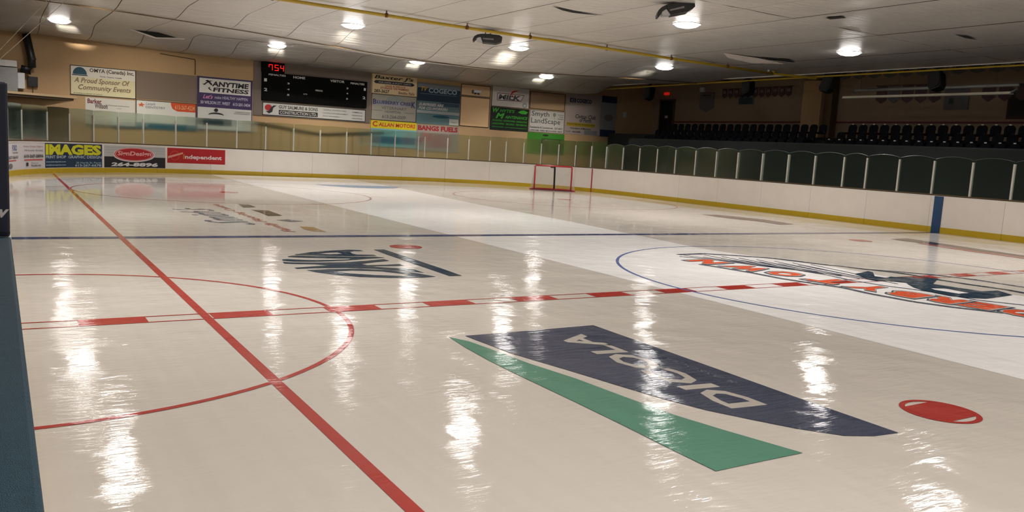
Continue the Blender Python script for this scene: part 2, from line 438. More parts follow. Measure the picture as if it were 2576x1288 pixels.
paint('white_band', [[(-4.85, -30.9), (2.2, -30.9), (2.2, -4.2), (1.6, -2.7), (1.1, -1.89), (0.62, -1.0), (0.56, 0.05), (0.62, 1.53), (0.33, 2.29), (-0.02, 3.59),
                     (-0.1, 4.4), (0.18, 7.11), (0.5, 10.0), (0.72, 15.5), (1.22, 21.2), (1.6, 24.1), (1.8, 30.9), (-4.85, 30.9)]], ICE_WHITE, lab='wide whiter band along the ice')  # paler ice colour, straight on the left, curved on the right
paint('goal_crease', [[(1.83*math.cos(a), YG-1.83*math.sin(a)) for a in [PI*i/40 for i in range(41)]]], ICE_CREASE, lab='light blue half-round goal crease')
paint('crease_outline', ring(0, YG, 1.83, 0.05, PI, 2*PI, 40), ICE_RED)
paint('goal_line', [rect(-12.55, YG-0.025, 12.55, YG+0.025)], ICE_RED)
for sx in (-1, 1):
    paint('faceoff_circle', ring(sx*6.71, YG-6.1, 4.57, 0.055), ICE_RED, lab='thin red face-off circle near the far goal line')
    paint('faceoff_spot', [[(sx*6.71+0.3*math.cos(2*PI*i/32), YG-6.1+0.3*math.sin(2*PI*i/32)) for i in range(32)]], ICE_RED)
    hm = []
    for a in (-1, 1):
        hm += [rect(sx*6.71+a*4.57-0.02+a*0.3-0.3, YG-6.1+b*0.85-0.025, sx*6.71+a*4.57+a*0.3+0.3, YG-6.1+b*0.85+0.025) for b in (-1, 1)]
    paint('hash_mark', hm, ICE_RED)
paint('blue_line', [rect(-12.985, YB-0.15, 12.985, YB+0.15)], ICE_BLUE, lab='dark blue line across the ice')
paint('blue_line', [rect(-12.985, -YB-0.15, 12.985, -YB+0.15)], ICE_BLUE)
paint('side_line', [rect(-11.36, -26.9, -11.27, 27.6)], ICE_RED, lab='long red line running down the near side of the ice')
paint('referee_crease', ring(-12.99, 0, 3.05, 0.055, -PI/2, PI/2, 64), ICE_RED, lab='red half circle against the near boards')
dash = []
x = -12.49
while x < 12.4:
    dash.append(rect(x, -0.15, min(x+0.61, 12.97), 0.15)); x += 1.235
paint('center_line_dashes', dash, ICE_RED, lab='red blocks of the checked centre line')
paint('center_line_edges', [rect(-12.98, -0.15, 12.98, -0.12), rect(-12.98, 0.12, 12.98, 0.15)], ICE_RED, lab='thin red edges of the checked centre line')
paint('center_circle', ring(0, 0, 4.57, 0.055), ICE_RINGBLUE, lab='thin blue centre circle')
def spot(cx, cy):
    r = 0.30
    P = ring(cx, cy, r-0.02, 0.045, n=40)
    arc = [(cx+r*0.95*math.cos(a), cy+r*0.95*math.sin(a)) for a in [math.asin(0.66)*(2*i/12-1) for i in range(13)]]
    arc2 = [(2*cx-x, 2*cy-y) for x, y in arc]
    # filled middle bar between two chords parallel to the goal line direction
    t = 0.88
    mid = [(cx+0.256*math.cos(a), cy+0.256*math.sin(a)) for a in [-t+2*t*i/12 for i in range(13)]+[PI-t+2*t*i/12 for i in range(13)]]
    return P+[mid]
for sx in (-1, 1):
    for sy in (-1, 1):
        paint('neutral_spot', spot(sx*6.71, sy*YD), ICE_RED)

# sponsor logo with the green swoosh, nearest the camera
DARKP = [(-9.139,-1.625),(-8.375,-1.619),(-7.496,-1.601),(-7.533,-3.585),(-7.556,-4.408),(-7.556,-4.902),(-7.559,-5.366),(-7.81,-5.338),(-8.016,-5.244),(-8.23,-4.985),(-8.407,-4.676),(-8.549,-4.409),(-8.657,-4.085),(-8.754,-3.715),(-8.897,-3.074),(-9.054,-2.436)]
GREENP = [(-9.317,-1.622),(-9.216,-1.849),(-9.17,-2.158),(-9.105,-2.754),(-8.99,-3.329),(-8.93,-3.904),(-8.87,-4.405),(-8.76,-4.829),(-8.602,-5.358),(-9.051,-5.353),(-9.4,-5.353),(-9.399,-4.999),(-9.39,-4.453),(-9.39,-3.89),(-9.40,-3.242),(-9.40,-2.575),(-9.369,-2.05)]
paint('logo_navy_shape', [DARKP], ICE_NAVY, lab='dark navy sail shape of the logo lettered DICOLA')
paint('logo_green_swoosh', [GREENP], ICE_GREEN, lab='green swoosh of the logo lettered DICOLA')
ice_text('lettering', 'DICOLA', (-7.96, -4.50), (-7.90, -1.93), (-8.33, -4.46), ICE_CREAM, bold=0.03, lab='cream letters DICOLA, upside down from here')
ice_text('lettering', '& ASSOCIATES', (-7.70, -3.95), (-7.68, -2.75), (-7.77, -3.94), ICE_GREY)
# round striped emblem with a bar
OM = [[(-9.034,4.405),(-8.667,4.659),(-8.294,4.804),(-7.932,4.88),(-7.754,4.811),(-7.732,4.691),(-7.908,4.692),(-8.014,4.609),(-8.047,4.397),(-8.016,4.273),(-7.753,4.202),(-7.732,4.09),(-8.156,4.111),(-8.508,4.194),(-8.848,4.293),(-9.038,4.353)],
[(-9.207,4.21),(-9.093,4.29),(-8.651,4.143),(-8.181,4.044),(-7.812,3.993),(-7.693,3.835),(-8.032,3.77),(-8.465,3.624),(-8.962,3.578),(-9.287,3.652),(-9.414,3.767),(-9.391,3.885),(-9.313,3.915),(-9.019,3.765),(-8.676,3.713),(-8.356,3.749),(-8.269,3.847),(-8.606,3.913),(-8.939,4.011),(-9.212,4.134)],
[(-9.454,3.63),(-9.317,3.554),(-8.994,3.48),(-8.527,3.454),(-8.121,3.547),(-7.78,3.691),(-7.761,3.492),(-8.062,3.381),(-8.341,3.241),(-8.294,3.115),(-7.997,3.09),(-7.735,3.142),(-7.747,2.946),(-7.992,2.956),(-8.283,2.99),(-8.205,2.885),(-7.964,2.737),(-7.758,2.565),(-7.743,2.234),(-7.967,2.456),(-8.325,2.741),(-8.732,2.901),(-9.171,2.949),(-9.444,2.925),(-9.461,3.028),(-9.173,3.111),(-8.888,3.176),(-9.048,3.317),(-9.362,3.406),(-9.48,3.464)],
[(-9.358,2.782),(-8.989,2.822),(-8.551,2.766),(-8.16,2.564),(-7.852,2.184),(-7.727,1.869),(-7.961,1.829),(-8.446,1.901),(-8.822,2.068),(-9.11,2.324),(-9.288,2.595)]]
OMH = {0: [[(-8.63,4.425),(-8.445,4.558),(-8.236,4.598),(-8.226,4.374),(-8.454,4.348)]], 3: [[(-8.997,2.61),(-8.713,2.643),(-8.313,2.484),(-8.028,2.113),(-8.165,2.017),(-8.554,2.182),(-8.865,2.391)]]}
paint('logo_striped_globe', OM, ICE_TEAL, holes=OMH, lab='dark striped half-globe emblem')
paint('logo_bar', [[(-7.48,4.84),(-7.28,4.84),(-7.28,3.66),(-7.28,2.59),(-7.30,1.867),(-7.5,1.88),(-7.5,2.9),(-7.5,3.6),(-7.5,4.2)]], ICE_TEAL, lab='dark bar beside the globe emblem')
# faded lettering beyond the far blue line
ice_text('lettering', 'Family Flooring Centre', (-7.95, 7.6), (-8.05, 14.2), (-8.22, 7.65), ICE_PINK, shear=0.2, bold=0.015, lab='faded red lettering beyond the blue line')
ice_text('lettering', "Smith's", (-8.42, 9.0), (-8.62, 12.8), (-9.35, 9.2), ICE_GREY, shear=0.4, lab='grey script lettering beyond the blue line')
paint('logo_blot', [[(-7.644,12.646),(-7.236,12.512),(-7.282,11.097),(-7.645,11.022),(-7.609,11.853)]], ICE_BROWN)
paint('logo_blot', [[(-7.743,10.022),(-7.427,10.184),(-7.182,9.752),(-7.519,9.627)]], ICE_GREY)
paint('logo_blot', [[(-7.617,8.649),(-7.36,8.52),(-7.391,7.596),(-7.604,7.78),(-7.692,8.145)]], ICE_OCHRE, lab='ochre patch of faded logo')
paint('logo_blot', [[(-7.551,14.318),(-7.287,14.259),(-7.305,13.448),(-7.662,13.301)]], ICE_BROWN)
# logos along the far side
paint('far_side_logo', [[(8.2,12.7),(8.9,12.6),(9.45,10.9),(9.15,9.4),(8.3,9.25),(8.45,10.3),(8.15,11.1),(8.1,11.9)]], ICE_MAROON, lab='long maroon logo near the far boards')
paint('far_side_logo', [[(8.388,5.4),(9.3,5.5),(9.0,3.944),(8.70,1.932),(8.5,-0.6),(8.1,-0.6),(8.1,2.85),(8.4,4.42)]], ICE_BROWN, lab='long brown logo near the far boards')
paint('far_side_logo', [[(8.1,4.42),(8.4,4.42),(8.1,2.85),(8.1,-0.6),(7.85,-0.6),(7.85,2.85)]], ICE_PINK)
# centre logo: letter arc, grey outlines, dark player shape
paint('logo_outline', polyline([(-1.55,3.42),(-0.8,3.46),(-0.2,3.06),(0.3,2.62),(0.52,2.12),(0.72,1.6)], 0.13) + polyline([(0.72,1.6),(0.85,1.5),(1.07,1.0),(1.42,0.72),(1.95,0.09),(2.21,-0.52),(2.25,-1.34),(2.1,-2.3),(1.6,-3.0)], 0.11), ICE_NAVY, lab='dark outline of the centre ice logo')
paint('logo_outline', polyline([(-2.15,2.2),(-2.05,1.7),(-1.95,1.1),(-1.93,0.5),(-1.8,0.05),(-1.62,-0.45),(-1.68,-1.0),(-1.63,-1.7),(-1.42,-2.2),(-1.07,-2.7),(-0.5,-3.1)], 0.13), ICE_GREY, lab='grey lower outline of the centre ice logo')
paint('logo_outline', polyline([(-1.75,3.17),(-1.4,2.75),(-1.2,2.3),(-1.05,1.9),(-0.8,1.4),(-0.68,1.2),(-0.6,0.6),(-0.68,0.05),(-0.6,-0.5),(-0.42,-0.9),(-0.31,-1.2),(-0.3,-1.9),(0.06,-2.42)], 0.06), ICE_NAVY)
cross = []
for k in range(7):
    cross += polyline([(-1.50+k*0.25, 3.30-0.26*k), (-0.72+k*0.10, 1.35-0.30*k)], 0.045)
    cross += polyline([(-0.95+k*0.22, 3.30-0.26*k), (-0.98+k*0.17, 2.05-0.38*k)], 0.045)
paint('logo_lattice', cross, ICE_NAVY)
word = 'DERBYTOWN'
cen = [(-0.72,-2.62),(-0.66,-2.2),(-0.80,-1.86),(-0.92,-1.36),(-0.93,-0.98),(-1.05,-0.58),(-1.15,0.08),(-1.25,0.62),(-1.42,1.08)]
lets = [(-0.68,-2.78),(-0.74,-2.20),(-0.86,-1.70),(-1.0,-1.20),(-1.05,-0.60),(-1.16,0.12),(-1.32,0.92),(-1.48,1.62),(-1.66,2.45)]
for ch, (lx, ly) in zip(word, lets):
    hw = 0.24 if ch not in 'W' else 0.32
    def edge(dx, dw, m, bold):
        B0 = (lx+0.30+dx, ly-hw-dw); B1 = (lx+0.22+dx, ly+hw+dw); T0 = (lx-0.34-dx, ly-hw-dw-0.05)
        return ice_text('letter', ch, B0, B1, T0, m, bold=bold)
    edge(0.07, 0.08, ICE_NAVY, 0.06); edge(0.05, 0.06, ICE_GREY, 0.07); edge(0.035, 0.04, ICE_CREAM, 0.07); edge(0, 0, ICE_ORANGE, 0.06)
DM = [(0.823,0.787),(0.772,0.651),(0.284,0.278),(0.351,0.085),(0.595,0.171),(0.652,0.114),(0.946,0.054),(1.117,-0.116),(1.434,-0.226),(0.673,-0.586),(0.608,-0.655),(0.751,-1.401),(1.19,-1.428),(0.951,-1.785),(0.011,-1.871),(-0.214,-1.745),(-0.40,-1.533),(-0.36,-1.084),(-0.2,-0.789),(0.042,-0.53),(0.198,-0.399),(0.046,-0.198),(-0.25,-0.043),(-0.06,0.262),(0.136,0.583)]
paint('logo_dark_figure', [DM], ICE_TEAL, holes={0: [[(0.075,-0.896),(0.379,-1.005),(0.331,-1.451),(-0.017,-1.44),(-0.054,-1.059)]]}, lab='dark shape inside the centre ice logo')
paint('logo_dark_figure', polyline([(1.3,-0.2),(1.35,-0.8),(1.5,-1.4),(1.4,-2.2),(0.9,-2.8)], 0.11), ICE_TEAL)
paint('logo_dark_figure', polyline([(0.85,1.45),(1.0,1.05),(1.2,0.75),(1.35,0.3),(1.3,-0.2)], 0.10), ICE_TEAL)

# ================================================================== BOARDS AND GLASS
boards = empty('dasher_boards', (W, 0, 0), 'white hockey boards with yellow kickplate around the whole ice', 'rink boards')
boards.location = (0, 0, 0)
np_ = 68; ps = PER/np_
for i in range(np_):
    s0, s1 = i*ps+0.004, (i+1)*ps-0.004
    rim_strip(s0, s1, 0.19, 1.17, 0.0, -0.10, 6).obj('board_panel', BOARD, boards)
    rim_strip(s0, s1, -0.01, 0.19, 0.012, -0.10, 6).obj('kickplate', KICK, boards)
# cap rails: white everywhere but blue at the bench where the picture was taken
s_of_left = lambda y: L1 + LA + L2 + LA + (L1 - y)
sa, sb = s_of_left(-3.02), s_of_left(-14.0)
for a, b in ((0, sa), (sb, PER)):
    n = max(2, int((b-a)/1.2)); rim_strip(a, b, 1.17, HB, 0.01, -0.16, n).obj('cap_rail', CAP, boards)
rim_strip(0, sa, HB, 1.25, -0.05, -0.14, 60).obj('top_strip', STEEL, boards)  # brown strip just above the top of the boards
# line markings carried up the boards
for yb_, m, hw in ((YB, mat('blue_board_band', (0.012, 0.058, 0.16), 0.4), 0.15), (YG, mat('red_board_band', (0.42, 0.03, 0.03), 0.4), 0.03), (-YB, MATS['blue_board_band'], 0.15), (0.0, MATS['red_board_band'], 0.15)):
    if yb_ == YG:
        a = math.asin((YG-(YE-CC))/CC); s = L1 + a*CC
        for ss in (s,): rim_strip(ss-hw, ss+hw, 0.0, 1.19, 0.022, 0.0, 1).obj('goal_line_marking', m, boards)
    else:
        for ss in (yb_,):
            rim_strip(ss-hw, ss+hw, 0.0, 1.19, 0.022, 0.0, 1).obj('line_marking', m, boards)
post_s = [56.15,54.8,53.08,51.84,50.62,49.44,48.31,46.88,45.53,44.19,42.85,41.51,40.19,38.83,37.52,36.21,34.91,34.56,33.33,32.2,31.07,30.22,29.26,28.31,27.33,26.35,25.39,24.43,23.27,22.04,20.78,19.54,18.26,17.01,15.79,14.48,13.19,11.94,10.67,9.73,8.48,7.23,5.95,4.69]
post_s += [4.69-1.27*k for k in range(1, 10)]
post_s = sorted(post_s)
s = post_s[-1]
while s+1.27 < sa - 0.2: s += 1.27; post_s.append(s)
def frame_at(s, z):
    p = rim(s, -0.09); q = rim(s+0.01, -0.09); t = math.atan2(q[1]-p[1], q[0]-p[0])
    return Matrix.Translation((p[0], p[1], z)) @ Matrix.Rotation(t, 4, 'Z')
pm = MB().box(-0.028, -0.03, 0, 0.028, 0.03, 1.12); post_me = mesh('glass_post', pm.V, pm.F)
for s in post_s:
    o = link('glass_post', post_me, POST, boards); o.matrix_local = frame_at(s, 1.21)
pane_cache = {}
for a, b in zip(post_s, post_s[1:]):
    pa, pb = rim(a, -0.085), rim(b, -0.085)
    ln = math.hypot(pb[0]-pa[0], pb[1]-pa[1])-0.03
    M = Matrix.Translation((pa[0], pa[1], 1.24)) @ Matrix.Rotation(math.atan2(pb[1]-pa[1], pb[0]-pa[0]), 4, 'Z')
    end = 24 < (a+b)/2 < 60
    ht = 1.29 if end else 1.15; rise = 0.02 if end else 0.09
    key = (round(ln, 2), end)
    if key not in pane_cache:
        prof = [(0, 0), (ln, 0)] + [(ln*(1-t), ht+rise*math.sin(PI*t)**0.8) for t in [i/12 for i in range(13)]]
        m = MB().prism(prof, lambda p: (p[0], -0.006, p[1]), lambda p: (p[0], 0.006, p[1]))
        pane_cache[key] = mesh('glass_pane', m.V, m.F)
    o = link('glass_pane', pane_cache[key], GLASS, boards); o.matrix_local = M
    # bright polished top edge
    if not end and a < 26:
        k2 = ('e', key)
        if k2 not in pane_cache:
            m = MB().tube([(ln*t, 0, ht+rise*math.sin(PI*t)**0.8) for t in [i/12 for i in range(13)]], 0.006, 4)
            pane_cache[k2] = mesh('pane_edge', m.V, m.F)
        e = link('pane_edge', pane_cache[k2], EDGEM, o)

# bench side blue cap and padded post beside the camera
cap = MB()
prof = [(-13.42, 1.10), (-13.075, 1.10), (-13.062, 1.13), (-13.062, 1.185), (-13.066, 1.197), (-13.075, 1.2), (-13.42, 1.2)]
cap.prism(prof, lambda p: (p[0], -14.0, p[1]), lambda p: (p[0], -3.0, p[1]))
capo = cap.obj('counter_ledge', BLUEPL)
tag(capo, 'dark blue speckled plastic ledge on the near boards at the left edge', 'ledge')
pad = empty('padded_post', (-13.24, -2.75, 1.2), 'navy padded post standing on the blue ledge at the left edge', 'post pad')
pm = MB().box(-0.17, -0.25, 0, 0.175, 0.25, 0.915)
pb_ = pm.obj('pad', PAD, pad, bevel=0.012)
V, F = text_geo('w', 0.3, 0.03)
lm = MB().add([(0.09+u*0.082, -0.2525, 0.115+v*0.05) for u, v in V], F); lm.obj('lettering', mat('white_print', (0.5, 0.5, 0.5), 0.5), pad)
bx = MB().box(-0.17, -0.253, 0.02, 0.175, -0.25, 0.028).obj('seam', DARK, pad)

# ================================================================== SIGNS
def wall_map(x, z, d): return (x, YW - d, z)
def rim_map(s, z, d):
    p = rim(s, d); return (p[0], p[1], z)
COL = {}
def cm(rgb):
    if rgb not in COL: COL[rgb] = mat('print_%d_%d_%d' % rgb, srgb(*rgb), 0.65, vary=0.03, scale=1.5)
    return COL[rgb]
def sign(name, label, cat, rct, bg, items, fmap=wall_map, thick=0.03, group=None, frame=None, flip=False, base=0.012):
    x0, z0, x1, z1 = rct
    ctr = fmap((x0+x1)/2, z0, 0)
    root = empty(name, ctr, label, cat, group)
    inv = Vector(ctr)
    def U(u, v, d): return tuple(Vector(fmap(x0+(x1-x0)*u, z0+(z1-z0)*v, d)) - inv)
    n = 24 if fmap is rim_map else 1
    # panel slab
    V = []; F = []
    for i in range(n+1):
        for v, d in ((0, base), (1, base), (1, base+thick), (0, base+thick)): V.append(U(i/n, v, d))
    for i in range(n):
        for k in range(4): F.append((i*4+k, i*4+(k+1) % 4, i*4+4+(k+1) % 4, i*4+4+k))
    F += [(0, 1, 2, 3), (n*4+3, n*4+2, n*4+1, n*4)]
    MB().add(V, F).obj('panel', cm(bg), root)
    dd = base+thick
    if frame:
        fw = 0.035; fu, fv = fw/abs(x1-x0), fw/(z1-z0)
        m = MB()
        for (a, b, c, e) in ((0, 1-fv, 1, 1), (0, 0, 1, fv), (0, 0, fu, 1), (1-fu, 0, 1, 1)):
            P = [U(a, b, dd), U(c, b, dd), U(c, e, dd), U(a, e, dd), U(a, b, dd+0.012), U(c, b, dd+0.012), U(c, e, dd+0.012), U(a, e, dd+0.012)]
            m.add(P, [(0,1,2,3),(4,5,6,7),(0,1,5,4),(1,2,6,5),(2,3,7,6),(3,0,4,7)])
        m.obj('frame', cm(frame), root)
    for it in items:
        dd += 0.0025; k = it[0]; m = MB()
        if k == 'r':
            _, c, (a, b, cc_, e) = it; nn = 24 if fmap is rim_map else 1
            V = []; F = []
            for i in range(nn+1): u = a+(cc_-a)*i/nn; V += [U(u, b, dd), U(u, e, dd)]
            for i in range(nn): F.append((i*2, i*2+2, i*2+3, i*2+1))
            m.add(V, F); m.obj('colour_band', cm(c), root)
        elif k == 'e':
            _, c, (cx, cy, rx, ry) = it
            if fmap is rim_map:
                V = []; F = []; nn = 24
                for i in range(nn+1):
                    t = -1+2*i/nn; h = ry*math.sqrt(max(0, 1-t*t)); V += [U(cx+rx*t, cy-h, dd), U(cx+rx*t, cy+h, dd)]
                for i in range(nn): F.append((i*2, i*2+2, i*2+3, i*2+1))
                m.add(V, F)
            else: m.add([U(cx+rx*math.cos(2*PI*i/28), cy+ry*math.sin(2*PI*i/28), dd) for i in range(28)], [tuple(range(28))])
            m.obj('emblem', cm(c), root)
        elif k == 'p':
            _, c, P = it; m.add([U(a, b, dd) for a, b in P], [tuple(range(len(P)))]); m.obj('emblem', cm(c), root)
        elif k == 't':
            _, c, txt, (a, b, cc_, e) = it[:4]; sh = it[4] if len(it) > 4 else 0; bo = it[5] if len(it) > 5 else 0.01
            V, F = text_geo(txt, sh, bo)
            m.add([U(a+(cc_-a)*u, b+(e-b)*v, dd) for u, v in V], F); m.obj('lettering', cm(c), root)
    return root
WH, BK, NV = (225, 222, 215), (25, 24, 26), (25, 35, 70)
GY = (110, 108, 108)
sign('advertising_sign', 'cream sign with blue half-round emblem reading A Proud Sponsor Of Community Events', 'sign', (-10.15,3.31,-7.30,4.69), (216, 206, 165), [
    ('r', (222, 215, 205), (0.01, 0.62, 0.99, 0.98)), ('p', (30, 75, 95), [(0.04, 0.70)]+[(0.145+0.105*math.cos(a), 0.70+0.25*math.sin(a)) for a in [PI-PI*i/14 for i in range(15)]]), ('r', (15, 40, 60), (0.03, 0.66, 0.26, 0.69)),
    ('t', (70, 55, 50), 'OMYA (Canada) Inc.', (0.29, 0.77, 0.97, 0.94), 0, 0.02), ('t', (80, 65, 60), 'Perth, Ontario Canada', (0.45, 0.65, 0.78, 0.71)),
    ('t', (120, 90, 80), 'A Proud Sponsor Of', (0.06, 0.38, 0.90, 0.60), 0.3), ('t', (120, 90, 80), 'Community Events', (0.12, 0.15, 0.92, 0.37), 0.3), ('t', (90, 95, 60), 'A leading producer of calcium', (0.05, 0.04, 0.48, 0.09))], frame=(50, 45, 45))
sign('advertising_sign', 'white law firm sign with maroon name, half behind the rink glass', 'sign', (-9.51,1.85,-7.34,3.24), (205, 200, 190), [
    ('t', (110, 30, 40), 'Barker', (0.04, 0.80, 0.32, 0.96), 0, 0.03), ('t', (90, 70, 70), 'Willson', (0.18, 0.64, 0.44, 0.82), 0, 0.03), ('t', GY, 'Professional Corporation', (0.40, 0.74, 0.88, 0.80)), ('t', GY, 'Lawyers', (0.62, 0.66, 0.72, 0.70)),
    ('t', GY, 'Real Estate', (0.03, 0.50, 0.26, 0.56)), ('t', GY, 'Family', (0.22, 0.50, 0.34, 0.56)), ('t', GY, 'Wills', (0.03, 0.36, 0.22, 0.42)), ('t', GY, 'Litigation', (0.22, 0.34, 0.38, 0.40)),
    ('t', GY, '613-267-8171', (0.74, 0.28, 0.97, 0.34)), ('t', GY, 'Perth', (0.80, 0.18, 0.92, 0.24)), ('r', (60, 65, 75), (0, 0, 1, 0.10))])
sign('advertising_sign', 'white sign with an orange corner tab, half behind the rink glass', 'sign', (-7.31,1.90,-4.49,3.31), (212, 210, 203), [
    ('p', (205, 75, 25), [(0.57, 1.0), (1.0, 1.0), (1.0, 0.68), (0.68, 0.68), (0.60, 0.76), (0.575, 0.88)]), ('t', (225, 170, 120), '613-267-4224', (0.64, 0.75, 0.97, 0.90)),
    ('p', (200, 90, 60), [(0.03, 0.84), (0.08, 0.86), (0.09, 0.92), (0.11, 0.86), (0.15, 0.84), (0.11, 0.81), (0.12, 0.75), (0.08, 0.79), (0.05, 0.76), (0.06, 0.82)]),
    ('t', (130, 130, 165), 'Lanark', (0.16, 0.83, 0.32, 0.93), 0.2), ('t', (120, 120, 130), 'DENTISTRY', (0.16, 0.72, 0.48, 0.80)), ('r', (45, 95, 115), (0, 0, 1, 0.22))], frame=(70, 60, 60))
sign('plywood_panel', 'plain brown-grey plywood panel beside the Community Events sign', 'panel', (-7.28,3.36,-4.50,4.70), (122, 105, 90), [])
sign('advertising_sign', 'tall purple and white fitness sign reading ANYTIME FITNESS', 'sign', (-4.46,2.03,-1.70,4.71), (208, 206, 200), [
    ('r', (58, 42, 88), (0, 0.43, 1, 1)), ('r', (222, 218, 212), (0.04, 0.70, 0.965, 0.97)),
    ('t', BK, 'ANYTIME', (0.26, 0.83, 0.93, 0.925), 0.1, 0.04), ('t', BK, 'FITNESS', (0.28, 0.73, 0.93, 0.81), 0.1, 0.04),
    ('p', (30, 28, 30), [(0.09, 0.86), (0.13, 0.84), (0.17, 0.88), (0.22, 0.91), (0.28, 0.93), (0.22, 0.93), (0.16, 0.90), (0.13, 0.87)]), ('p', (30, 28, 30), [(0.14, 0.92), (0.17, 0.94), (0.19, 0.90), (0.25, 0.84), (0.27, 0.86), (0.24, 0.90), (0.19, 0.94)]),
    ('p', (30, 28, 30), [(0.19, 0.79), (0.23, 0.82), (0.22, 0.79), (0.27, 0.74), (0.22, 0.76)]),
    ('t', (200, 130, 170), "Let's", (0.10, 0.59, 0.28, 0.67), 0.4, 0.03), ('t', (190, 185, 205), 'make HEALTHY HAPPEN', (0.31, 0.60, 0.91, 0.655)), ('t', (190, 185, 205), '50 WILSON ST. WEST', (0.06, 0.49, 0.59, 0.55), 0, 0.03), ('t', (190, 185, 205), '613-201-3434', (0.64, 0.49, 0.96, 0.55), 0, 0.03),
    ('e', BK, (0.34, 0.385, 0.035, 0.035)), ('p', BK, [(0.20, 0.29)]+[(0.34-0.14*math.cos(PI*i/10), 0.29+0.05*math.sin(PI*i/10)) for i in range(1, 10)]+[(0.48, 0.29)]+[(0.34+0.14*math.cos(PI*i/10), 0.285+0.03*math.sin(PI*i/10)) for i in range(1, 10)]),
    ('r', (120, 118, 115), (0.68, 0.375, 0.96, 0.382)), ('r', (120, 118, 115), (0.66, 0.345, 0.96, 0.352)), ('r', (40, 60, 70), (0.02, 0.10, 0.62, 0.22))], frame=(58, 42, 88))
sign('scoreboard_backing', 'large grey plywood backing behind the black scoreboard', 'panel', (-1.65,2.95,4.88,5.78), (112, 98, 88), [], thick=0.05)
# scoreboard
sb_ = empty('scoreboard', (1.66, YW, 3.75), 'black hockey scoreboard with HOME and VISITOR and a red lit clock', 'scoreboard')
def sbbox(name, x0, z0, x1, z1, d0, d1, m):
    return MB().box(x0-1.66, -d1, z0-3.75, x1-1.66, -d0, z1-3.75).obj(name, m, sb_, bevel=0.01)
sbbox('cabinet', -1.25, 3.75, 4.57, 5.21, 0.055, 0.25, mat('scoreboard_black', (0.004, 0.004, 0.004), 0.9, spec=0.1))
sbbox('clock_box', -1.28, 5.22, -0.09, 5.73, 0.055, 0.25, MATS['scoreboard_black'])
def sbtext(s_, u0, v0, u1, v1, c, bold=0.02):
    V, F = text_geo(s_, 0, bold)
    m = MB().add([(-1.25+5.82*(u0+(u1-u0)*u)-1.66, -0.262, 1.46*(v0+(v1-v0)*v)) for u, v in V], F)
    return m.obj('lettering', c, sb_)
cw = cm((205, 205, 200))
for t, r in (('PENALTIES', (0.055, 0.90, 0.21, 0.96)), ('HOME', (0.28, 0.87, 0.39, 0.96)), ('VISITOR', (0.63, 0.87, 0.77, 0.96)), ('PENALTIES', (0.83, 0.86, 0.97, 0.93)),
             ('1', (0.015, 0.67, 0.04, 0.78)), ('2', (0.015, 0.33, 0.045, 0.44)), ('3', (0.225, 0.64, 0.247, 0.70)), ('4', (0.225, 0.43, 0.247, 0.49)), ('5', (0.225, 0.23, 0.247, 0.29)),
             ('PERIOD', (0.49, 0.48, 0.56, 0.54)), ('QTR', (0.375, 0.31, 0.415, 0.36)), ('3', (0.79, 0.66, 0.81, 0.72)), ('4', (0.79, 0.47, 0.81, 0.53)), ('5', (0.79, 0.27, 0.81, 0.33)),
             ('1', (0.965, 0.66, 0.985, 0.76)), ('2', (0.955, 0.34, 0.985, 0.44))):
    sbtext(t, *r, cw)
def seg7(x, z, w_, h, on):
    t = 0.028; m = MB()
    R = {'a': (0, h-t, w_, h), 'd': (0, 0, w_, t), 'g': (0, h/2-t/2, w_, h/2+t/2), 'f': (0, h/2, t, h), 'e': (0, 0, t, h/2), 'b': (w_-t, h/2, w_, h), 'c': (w_-t, 0, w_, h/2)}
    for k in on:
        a, b, c, d = R[k]; m.box(x+a-1.66, -0.262, z+b-3.75, x+c-1.66, -0.255, z+d-3.75)
    m.obj('clock_digit', LED, sb_)
seg7(-0.93, 5.33, 0.20, 0.30, 'abcf'); seg7(-0.62, 5.33, 0.20, 0.30, 'afgcd'); seg7(-0.32, 5.33, 0.18, 0.30, 'fgbc')
sign('advertising_sign', 'long white construction company banner under the scoreboard, with red and black disc', 'sign', (-1.18,2.99,4.59,3.67), (188, 186, 182), [
    ('e', (170, 30, 30), (0.055, 0.60, 0.034, 0.24)), ('p', BK, [(0.03, 0.32), (0.06, 0.36), (0.075, 0.60), (0.10, 0.78), (0.13, 0.80), (0.10, 0.60), (0.09, 0.28), (0.06, 0.14)]),
    ('t', (50, 48, 48), 'GUY SALMURE & SONS', (0.15, 0.58, 0.52, 0.84), 0, 0.02), ('r', (28, 26, 26), (0.15, 0.12, 0.52, 0.48)), ('t', (185, 183, 180), 'CONSTRUCTION LTD.', (0.16, 0.18, 0.51, 0.42), 0, 0.02),
    ('t', GY, '- GENERAL CONTRACTING', (0.56, 0.70, 0.80, 0.80)), ('t', GY, '- CONSTRUCTION MANAGEMENT', (0.56, 0.45, 0.82, 0.55)), ('t', GY, '- PROJECT MANAGEMENT', (0.56, 0.20, 0.74, 0.30)),
    ('t', GY, '- COMMERCIAL', (0.85, 0.68, 0.97, 0.78)), ('t', GY, '- RESIDENTIAL', (0.85, 0.43, 0.97, 0.53)), ('t', GY, '- INDUSTRIAL', (0.85, 0.18, 0.97, 0.28))], frame=(40, 38, 38), base=0.055)
